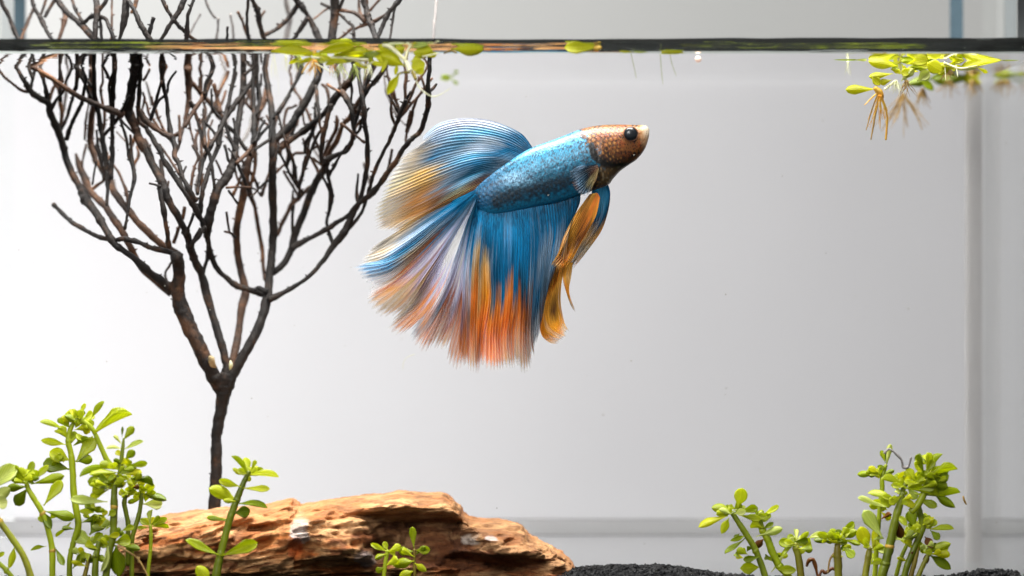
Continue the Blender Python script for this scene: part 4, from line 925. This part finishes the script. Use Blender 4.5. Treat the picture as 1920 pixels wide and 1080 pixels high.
plant('single upright plant standing in front of the driftwood and the tree trunk', [[(405, 1085, 16), (411, 1050, 15), (418, 1022, 14), (431, 973, 14), (444, 937, 13), (457, 905, 11), (467, 884, 8)]],
      [(464, 888, 437, 852, 7), (467, 884, 459, 857, 15), (461, 893, 436, 879, 8), (468, 890, 523, 890, 8), (466, 893, 494, 878, 14), (452, 913, 409, 900, 14), (455, 915, 506, 919, 12), (446, 940, 391, 914, 23), (442, 940, 418, 938, 10), (448, 944, 502, 949, 11, 'd'), (438, 962, 470, 958, 20, 'd'), (432, 975, 387, 974, 10, 'd'), (416, 1042, 346, 1018, 15), (416, 1042, 483, 1017, 24), (397, 1095, 369, 1062, 22), (470, 885, 480, 862, 8), (458, 903, 470, 893, 12)], 91.5, 'stem_dark', 10, extra=[(466, 888, 20, 8)])
plant('small low plant in front of the middle of the driftwood, left of its twin', [[(719, 1090, 8), (722, 1060, 8), (727, 1032, 7)]],
      [(727, 1034, 694, 1019, 10), (728, 1034, 752, 1024, 14), (726, 1038, 703, 1047, 10), (727, 1032, 720, 1016, 10), (724, 1060, 748, 1048, 18), (722, 1064, 704, 1072, 12), (728, 1036, 742, 1036, 12)], 92.0, 'stem', 11, )
plant('small low plant with one upright leaf, in front of the dark side of the driftwood', [[(778, 1090, 6), (777, 1060, 6), (777, 1030, 6)]],
      [(776, 1028, 773, 988, 13), (779, 1032, 807, 1031, 15), (776, 1034, 746, 1034, 16), (776, 1052, 738, 1060, 18), (778, 1056, 800, 1072, 12), (777, 1044, 752, 1030, 12), (779, 1040, 795, 1026, 10, 'd'), (776, 1070, 748, 1084, 16)], 92.1, 'stem_red', 12)
plant('leftmost plant of the right-hand group, stem leaning left under a rosette with one raised leaf', [[(1436, 1085, 12), (1417, 1033, 12), (1400, 1003, 12), (1385, 980, 11), (1373, 962, 9)]],
      [(1384, 953, 1392, 914, 23), (1373, 957, 1334, 952, 17), (1375, 959, 1343, 964, 14), (1365, 967, 1310, 987, 15, 'y'), (1367, 971, 1353, 1000, 14), (1385, 961, 1420, 951, 15), (1386, 966, 1426, 974, 12), (1379, 955, 1366, 948, 10), (1398, 1008, 1361, 1042, 9, 'd'), (1398, 1004, 1370, 1014, 9, 'd'), (1388, 1000, 1376, 1008, 6, 'd'), (1424, 1044, 1394, 1050, 13, 'd'), (1424, 1063, 1390, 1066, 22), (1376, 955, 1388, 945, 14)], 92.6, 'stem_dark', 13, extra=[(1374, 960, 28, 9), (1395, 1040, 22, 5)])
plant('thick-stemmed plant directly behind the leftmost right-hand plant', [[(1479, 1085, 15), (1462, 1062, 15), (1450, 1040, 15), (1440, 1013, 14), (1430, 995, 13), (1422, 972, 12)]],
      [(1421, 970, 1414, 947, 9, 'd'), (1426, 970, 1459, 950, 10), (1418, 1006, 1467, 992, 15, 'p'), (1430, 992, 1450, 980, 9, 'd'), (1430, 990, 1408, 978, 20), (1446, 1072, 1471, 1046, 7, 'p'), (1458, 1068, 1492, 1069, 17), (1462, 1042, 1488, 1017, 7), (1424, 975, 1440, 966, 14), (1432, 1010, 1415, 1030, 13, 'b')], 92.9, 'stem', 14, extra=[(1424, 975, 30, 10), (1448, 1050, 26, 5)])
plant('yellowish stem with a rosette and one bright white-tipped upright leaf, in the right-hand group', [[(1502, 1085, 14), (1498, 1050, 13), (1493, 1028, 13), (1492, 1018, 10)]],
      [(1492, 1024, 1459, 1014, 17), (1493, 1018, 1492, 990, 9, 'p'), (1495, 1019, 1517, 996, 10), (1498, 1024, 1522, 1016, 20), (1500, 1030, 1524, 1030, 14, 'd'), (1488, 1022, 1467, 1042, 7), (1492, 1016, 1478, 1004, 12), (1496, 1028, 1510, 1034, 14)], 92.7, 'stem_olive', 15, extra=[(1493, 1022, 30, 11)])
plant('plant with a flat spreading top and brownish stem, third rosette of the right-hand group', [([(1572, 1085, 15), (1571, 1050, 15), (1570, 1028, 13), (1572, 1014, 8)], 'stem_olive'), ([(1552, 1075, 3), (1556, 1050, 4), (1566, 1035, 5)], 'root_brown')],
      [(1570, 1014, 1526, 1014, 11, 'd'), (1572, 1008, 1529, 1001, 13), (1575, 1006, 1603, 978, 15), (1578, 1009, 1606, 995, 15), (1566, 1014, 1584, 1010, 20, 'p'), (1580, 1011, 1614, 1021, 10), (1580, 1024, 1603, 1046, 17, 'd'), (1560, 1004, 1516, 1006, 8, 'p'), (1574, 1008, 1556, 994, 14), (1578, 1004, 1590, 990, 14), (1566, 1012, 1545, 1012, 15)], 92.6, 'stem_red', 16, extra=[(1572, 1012, 38, 20), (1574, 1040, 20, 4)])
plant('short yellow stem with two broad upright leaves, left of the thick dark stem', [[(1622, 1085, 13), (1626, 1055, 12), (1629, 1038, 12), (1631, 1028, 9)]],
      [(1630, 1032, 1614, 988, 24, 'y'), (1656, 1010, 1619, 958, 24, 'p'), (1635, 1030, 1642, 984, 12, 'y'), (1637, 1012, 1656, 1009, 5, 'p'), (1628, 1030, 1622, 1010, 10), (1636, 1036, 1642, 1010, 8, 'y')], 92.4, 'stem_olive', 17, extra=[(1634, 1028, 20, 4), (1640, 1060, 24, 4)])
plant('tallest right-hand plant, thick dark stem under a broad dense crown of leaves', [([(1653, 1085, 18), (1660, 1057, 18), (1668, 1025, 17), (1675, 990, 16), (1683, 960, 15), (1690, 935, 12), (1694, 915, 10), (1702, 900, 9)], 'stem_dark'), ([(1708, 960, 14), (1722, 945, 14), (1734, 920, 12), (1738, 895, 10)], 'stem')],
      [(1700, 906, 1690, 884, 21, 'y'), (1703, 912, 1737, 899, 13), (1699, 906, 1678, 892, 14), (1698, 914, 1653, 893, 9), (1702, 915, 1720, 936, 17, 'p'), (1690, 934, 1716, 951, 13, 'y'), (1696, 915, 1762, 926, 13), (1715, 925, 1802, 931, 16), (1752, 928, 1790, 951, 15, 'd'), (1718, 934, 1757, 950, 15), (1680, 936, 1626, 926, 13), (1683, 938, 1652, 940, 24), (1662, 950, 1608, 939, 10, 'p'),
       (1738, 895, 1793, 873, 10), (1738, 890, 1762, 848, 7), (1734, 890, 1720, 849, 14, 'd'), (1736, 892, 1742, 846, 12), (1740, 893, 1768, 876, 16), (1742, 898, 1777, 893, 22, 'd'), (1742, 900, 1776, 914, 24, 'd'), (1730, 890, 1714, 866, 10), (1738, 888, 1750, 862, 14), (1720, 905, 1700, 880, 18), (1724, 905, 1712, 890, 14), (1730, 908, 1745, 890, 18), (1745, 905, 1730, 885, 15, 'd'), (1728, 915, 1758, 905, 14), (1724, 918, 1750, 915, 12, 'p'), (1710, 908, 1726, 882, 12, 'y'), (1690, 930, 1664, 944, 16), (1695, 925, 1678, 918, 10, 'p'),
       (1680, 970, 1692, 1012, 17, 'b'), (1684, 965, 1700, 985, 12)], 92.1, 'stem_dark', 18, extra=[(1710, 905, 50, 14), (1748, 900, 44, 20), (1690, 940, 34, 7), (1740, 870, 30, 7)])
plant('slim stem behind the tallest right-hand plant, with a dark leaf pointing left', [[(1640, 1085, 10), (1645, 1010, 9), (1650, 950, 9), (1654, 916, 9), (1654, 898, 9), (1661, 872, 7)]],
      [(1647, 888, 1605, 890, 12, 'd'), (1650, 890, 1629, 878, 12), (1657, 893, 1648, 874, 14), (1662, 870, 1670, 832, 11, 'p'), (1660, 868, 1652, 844, 9), (1662, 874, 1664, 850, 10, 'd'), (1652, 960, 1670, 975, 12, 'y'), (1650, 975, 1672, 962, 9, 'b')], 92.9, 'stem', 19, extra=[(1652, 890, 30, 11), (1660, 950, 30, 6)])
plant('rightmost plant, several leafy side shoots with drooping leaves', [([(1695, 1085, 13), (1705, 1050, 12), (1722, 1010, 12), (1730, 985, 13), (1724, 960, 12), (1722, 945, 9)], 'stem_dark'), ([(1706, 1085, 10), (1716, 1050, 9), (1722, 1020, 8), (1726, 1005, 7)], 'stem_red'), ([(1720, 1085, 10), (1733, 1055, 9), (1742, 1038, 7)], 'stem_olive'), ([(1680, 1080, 8), (1690, 1045, 8), (1703, 1018, 7), (1720, 1000, 6)], 'stem')],
      [(1716, 992, 1704, 958, 22, 'd'), (1720, 990, 1738, 965, 14, 'd'), (1743, 992, 1789, 994, 8), (1742, 990, 1756, 974, 12), (1744, 994, 1764, 1012, 14, 'd'), (1738, 1036, 1783, 1020, 16), (1742, 1040, 1783, 1067, 17, 'd'), (1744, 1038, 1780, 1040, 15, 'y'), (1722, 1004, 1678, 1016, 7, 'p'), (1702, 1052, 1682, 1046, 8, 'y'), (1668, 1034, 1649, 1030, 12, 'p'), (1734, 1006, 1748, 1026, 14, 'b'), (1730, 1036, 1722, 1018, 14), (1736, 1035, 1752, 1022, 13), (1710, 1030, 1700, 1010, 13, 'y'), (1712, 1034, 1705, 1046, 10, 'b'), (1726, 990, 1750, 982, 12), (1726, 1000, 1712, 984, 18), (1735, 1040, 1738, 1055, 12, 'b'), (1724, 988, 1700, 1000, 12)], 92.5, 'stem', 20, extra=[(1728, 985, 42, 18), (1740, 1030, 36, 14), (1695, 1010, 36, 12)])
# withered bits among the right plants
def debris(label, pts, d, mk, cat='plant debris', name='withered_leaf'):
    r_ = px_tube(name, pts, d, M[mk], None, 0.3, seed=5); tag(r_, label, cat); return r_
debris('curled brown dead leaf between the yellowish stem and the flat-topped plant', [(1512, 1062, 4), (1516, 1052, 9), (1523, 1049, 10), (1528, 1056, 8), (1531, 1070, 5), (1534, 1085, 4)], 93.2, 'leaf_brown')
debris('ragged brown stalk lying low beside the flat-topped plant', [(1534, 1085, 7), (1541, 1070, 6), (1548, 1074, 8), (1558, 1066, 6), (1566, 1068, 5)], 93.0, 'leaf_brown')
debris('thin grey decaying stalk bent over the top of the tallest right-hand plant', [(1658, 850, 6), (1667, 842, 5), (1680, 851, 5), (1690, 862, 4), (1694, 876, 5), (1703, 875, 4), (1708, 858, 5)], 92.0, 'bark_pale', name='decaying_stalk')
debris('tiny brown flake drifting right of the tallest right-hand plant', [(1806, 930, 3), (1808, 938, 5), (1812, 946, 3)], 93.0, 'root_brown', name='floating_flake')
debris('fine grey thread drifting below the fish tail', [(755, 692, 0.9), (757, 678, 1.0), (765, 669, 1.0), (778, 664, 0.8)], 93.6, 'root_white', 'thread', 'drifting_thread')
# ---------------------------------------------------------------- floating plants
def floater(label, leaves, tubes, d, seed, group='floating plants on the water surface', x0=None, extra=()):
    rnd = random.Random(seed); f0 = leaves[0]
    r_ = empty('floating_plant', (at(f0[0], f0[1], d)[0], d-90, ZW)); tag(r_, label, 'floating plant', group)
    for l in leaves:
        kd = l[5] if len(l) > 5 else 'y'; dl = l[6] if len(l) > 6 else d
        add_leaf(r_, *l[:5], kind=KM[kd], d=dl, dz=rnd.uniform(-0.05, 0.05), shape=rnd.choice((4, 2, 0)), rnd=rnd)
    for (cx, cy, rx_, ry_, n_) in extra:
        for _ in range(n_):
            x_ = cx+rnd.uniform(-rx_, rx_); y_ = cy+rnd.uniform(-ry_, ry_); a_ = rnd.choice((0, math.pi))+rnd.uniform(-0.5, 0.5); l_ = rnd.uniform(14, 34)
            add_leaf(r_, x_, y_, x_+math.cos(a_)*l_, y_+math.sin(a_)*l_, rnd.uniform(7, 15), kind=KM[rnd.choice(['y', 'y', 'p', ''])], d=d+rnd.uniform(0, 0.7), dz=rnd.uniform(-0.08, 0.25), shape=rnd.choice((4, 2)), rnd=rnd)
    for t_ in tubes:
        nm, mk, pts = t_[:3]; pts = [(a, b, c*(0.62 if nm == 'root' else 1)) for a, b, c in pts]; px_tube(nm, pts, t_[3] if len(t_) > 3 else d, M[mk], r_, 0.15, seed=seed, dd=rnd.uniform(-0.2, 0.2))
    return r_
def roots(x, y, n, ln, spread, mk, seed, d=None, w_=3.0):
    rnd = random.Random(seed); out_ = []
    n = int(n*2.2); w_ = w_*0.8
    for k in range(n):
        a = rnd.uniform(-spread, spread); l = ln*rnd.uniform(0.45, 1.0); x1 = x+math.sin(a)*l; y1 = y+math.cos(a)*l
        xm = (x+x1)/2+rnd.uniform(-4, 4); ym = (y+y1)/2+rnd.uniform(-3, 3); s0 = rnd.uniform(-3, 3)
        out_.append(('root', mk, [(x+s0, y, w_), (xm, ym, w_*0.85), (x1, y1, w_*0.45)])+(() if d is None else (d+rnd.uniform(-0.3, 0.3),)))
    return out_
floater('flat floating plant with two long leaves and orange roots, leftmost on the water', [(588, 100, 508, 98, 13, 'y'), (592, 100, 664, 88, 18, 'y'), (600, 112, 650, 120, 10), (590, 108, 560, 118, 8), (630, 104, 690, 100, 9, 'y'), (640, 112, 610, 122, 9), (588, 102, 620, 112, 10, 'y')],
        [('runner', 'runner', [(585, 108, 5), (600, 108, 5), (640, 108, 4), (690, 112, 4)]), ('root', 'root', [(588, 110, 6), (575, 122, 5), (566, 137, 4)]), ('root', 'root_white', [(590, 118, 4), (605, 126, 4), (622, 136, 3)])]
        + roots(590, 112, 10, 34, 0.7, 'root', 1, 90.9)+roots(560, 106, 8, 30, 0.5, 'root_green', 2, 90.9, 1.4)+roots(535, 104, 6, 34, 0.3, 'root_white', 3, 90.9, 1.0)+roots(513, 100, 3, 90, 0.15, 'root_white', 4, 90.9, 1.2), 90.15, 41, extra=[(600, 106, 60, 9, 10)])
floater('pale tangled floating plant with fine green roots, in the middle of the left cluster', [(700, 112, 650, 104, 13, 'y'), (690, 116, 722, 124, 8), (672, 108, 712, 100, 12, 'p'), (700, 106, 735, 116, 16, 'y'), (660, 112, 628, 118, 8), (680, 100, 700, 88, 10), (665, 118, 690, 128, 9), (700, 100, 722, 84, 10, 'y')],
        [('runner', 'runner', [(640, 110, 4), (668, 114, 4), (684, 122, 4), (700, 116, 3)]), ('runner', 'runner', [(680, 82, 6), (695, 90, 6), (712, 100, 5)]), ('root', 'root_green', [(688, 84, 3), (686, 112, 3), (682, 150, 2)])]
        + roots(640, 118, 10, 34, 0.6, 'root_green', 5, 91.3, 1.6)+roots(665, 120, 8, 36, 0.5, 'root_green', 6, 91.3, 1.6)+roots(690, 120, 10, 30, 0.7, 'root_white', 7, 91.3, 1.4)+roots(625, 114, 5, 30, 0.4, 'root', 8, 91.3, 2.0), 90.5, 42, extra=[(680, 106, 56, 12, 18)])
floater('floating plant with one round leaf, one drooping leaf and a long white root', [(760, 124, 714, 102, 24, 'y'), (750, 136, 726, 178, 15, 'y'), (772, 128, 797, 118, 27, 'y'), (770, 116, 810, 84, 18, 'y'), (775, 100, 812, 94, 16, 'y'), (745, 118, 742, 142, 7), (770, 90, 802, 84, 8, 'p'), (726, 108, 716, 136, 8), (735, 96, 760, 90, 10, 'y'), (778, 138, 796, 130, 14)],
        [('runner', 'runner', [(718, 84, 8), (732, 88, 8), (748, 102, 7), (760, 114, 7), (768, 132, 9)]), ('runner', 'runner', [(772, 82, 4), (764, 96, 5), (760, 112, 5)]), ('root', 'root_white', [(779, 146, 5), (784, 160, 4), (796, 173, 3.4), (812, 181, 3.2), (828, 176, 2.6), (845, 165, 2)]), ('stalk', 'stem_red', [(772, 133, 5), (777, 142, 8), (780, 149, 6)]), ('stalk', 'stem_red', [(745, 140, 3), (755, 136, 4), (768, 136, 4)]), ('runner', 'runner', [(792, 106, 3), (812, 102, 3), (822, 99, 2)])], 90.16, 43, extra=[(755, 102, 40, 11, 9)])
floater('single oval yellow-green floating leaf with a rusty stalk, right of the left floating cluster', [(846, 92, 907, 93, 23, 'y', 90.14)], [('stalk', 'stem_red', [(832, 100, 4), (840, 97, 5), (848, 96, 5), (856, 99, 4)], 90.14)], 90.14, 44)
floater('single oval floating leaf with a buff tip, near the middle of the water line', [(1126, 88, 1058, 91, 22, 'y', 90.14)], [('tip', 'node', [(1114, 90, 8), (1121, 90, 12), (1127, 89, 7)], 90.12)], 90.14, 45)
floater('tiny floating plant with thin dangling roots, right of the single middle leaf', [(1185, 98, 1160, 98, 5, 'y'), (1188, 98, 1216, 98, 5, 'p'), (1240, 99, 1262, 93, 9, 'y'), (1240, 100, 1282, 100, 6, 'y')],
        [('root', 'root_green', [(1183, 100, 2), (1188, 122, 1.6), (1193, 146, 1)]), ('root', 'root_green', [(1238, 101, 2), (1240, 130, 1.8), (1243, 158, 1)]), ('root', 'root_green', [(1256, 101, 2), (1260, 120, 1.6), (1268, 142, 1)])], 90.35, 46)
floater('yellow-green floating plant with a thick orange-brown root tuft, in the right cluster', [(1642, 167, 1586, 168, 17, 'y'), (1674, 138, 1630, 144, 13, 'y'), (1684, 124, 1628, 115, 20, 'y'), (1690, 152, 1712, 128, 16, 'p'), (1720, 152, 1742, 134, 20, 'p'), (1672, 150, 1650, 156, 12), (1700, 120, 1740, 112, 18, 'y'), (1676, 118, 1690, 106, 14, 'y'), (1650, 160, 1636, 144, 14), (1715, 128, 1690, 140, 16), (1740, 118, 1766, 134, 24, 'y')],
        [('stalk', 'root', [(1640, 164, 8), (1650, 175, 13), (1652, 186, 9)]), ('runner', 'runner', [(1658, 168, 4), (1668, 160, 5), (1678, 152, 4)]), ('runner', 'runner', [(1684, 110, 6), (1690, 130, 6), (1698, 150, 6)]), ('root', 'root_brown', [(1646, 176, 4), (1635, 205, 4), (1624, 244, 3)]), ('root', 'root_brown', [(1648, 178, 5), (1641, 215, 6), (1633, 262, 4)]), ('root', 'root', [(1652, 178, 5), (1663, 215, 5), (1661, 262, 7)]), ('root', 'root', [(1645, 174, 5), (1632, 186, 4), (1621, 197, 3)])]
        + roots(1650, 178, 12, 66, 0.55, 'root', 9, 92.9, 2.6)+roots(1680, 150, 10, 36, 0.5, 'root_white', 10, 92.9, 2.0)+roots(1700, 150, 8, 40, 0.6, 'root_brown', 11, 93.3, 2.4), 92.9, 47, extra=[(1700, 128, 44, 12, 10)])
floater('low floating plant with long flat leaves reaching the right edge, in the right cluster', [(1802, 126, 1884, 112, 16, 'y'), (1880, 113, 1930, 112, 7, 'p'), (1780, 120, 1810, 108, 12), (1796, 128, 1752, 122, 14, 'y'), (1790, 128, 1830, 132, 8, 'p'), (1780, 126, 1760, 140, 12)],
        [('runner', 'runner', [(1770, 118, 5), (1800, 128, 4), (1835, 124, 4)]), ('root', 'root_white', [(1772, 126, 3), (1773, 150, 1.6)]), ('root', 'root_white', [(1792, 120, 3), (1796, 144, 3)])]+roots(1780, 130, 8, 30, 0.8, 'root_brown', 12, 93.6, 2.0), 93.2, 48, extra=[(1800, 124, 60, 6, 8)])
floater('blurred brown root tuft behind the right floating cluster', [(1690, 160, 1740, 150, 18, 'd'), (1730, 150, 1750, 170, 14, 'd'), (1740, 150, 1770, 140, 14, 'd')], roots(1695, 175, 12, 85, 0.75, 'root_brown', 13, 98.5, 3.5)+roots(1730, 165, 8, 44, 0.5, 'root_brown', 14, 99, 3.5), 98.6, 49)
floater('blurred olive floating plant far back at the right edge', [(1840, 142, 1750, 150, 24, 'd'), (1850, 140, 1932, 138, 30, 'd'), (1880, 145, 1900, 160, 22, 'd'), (1800, 142, 1840, 156, 18), (1860, 138, 1800, 132, 16)], roots(1822, 150, 8, 40, 1.0, 'root_brown', 15, 101, 4)+roots(1880, 150, 8, 36, 1.0, 'root_brown', 16, 101, 4)+roots(1780, 150, 5, 36, 1.0, 'root_brown', 17, 101, 4), 101, 50)
floater('small blurred grey-green floating sprig far back above the fish tail', [(848, 148, 826, 147, 9, 'd'), (846, 148, 858, 136, 7, 'd'), (846, 149, 859, 158, 7, 'd')], [], 101, 51)
floater('thin pale floating strand left of the right floating cluster', [(1625, 114, 1600, 112, 5, 'p'), (1605, 112, 1560, 112, 3, 'p')], roots(1590, 114, 6, 34, 0.3, 'root_white', 18, 93, 1.0), 93, 52)
V, F, _ = ball(*at(1309, 111, 90.6), 0.07, 0.8, 14)
o = mesh('food_pellet', V, F, simple('pellet', (250, 214, 196), 0.4, 0.5, 4, (255, 240, 230), trans=0.3)); tag(o, 'tiny pinkish white pellet floating just under the water line', 'pellet')

# fine specks hanging in the water
parts_ = []
for k in range(70):
    d_ = RS.uniform(91, 100); c_ = np.array(at(RS.uniform(30, 1890), RS.uniform(130, 1040), d_)); r_ = RS.uniform(0.006, 0.018)
    parts_.append((IV*r_*RS.uniform(0.6, 1.3, (12, 1))+c_, IF))
V, F = join(parts_)
o = mesh('suspended_specks', V, F, simple('silt', (150, 148, 140), 0.8, 0.2, 6, (190, 186, 176))); tag(o, 'fine pale specks of silt drifting through the water of the tank', 'silt', kind='stuff')
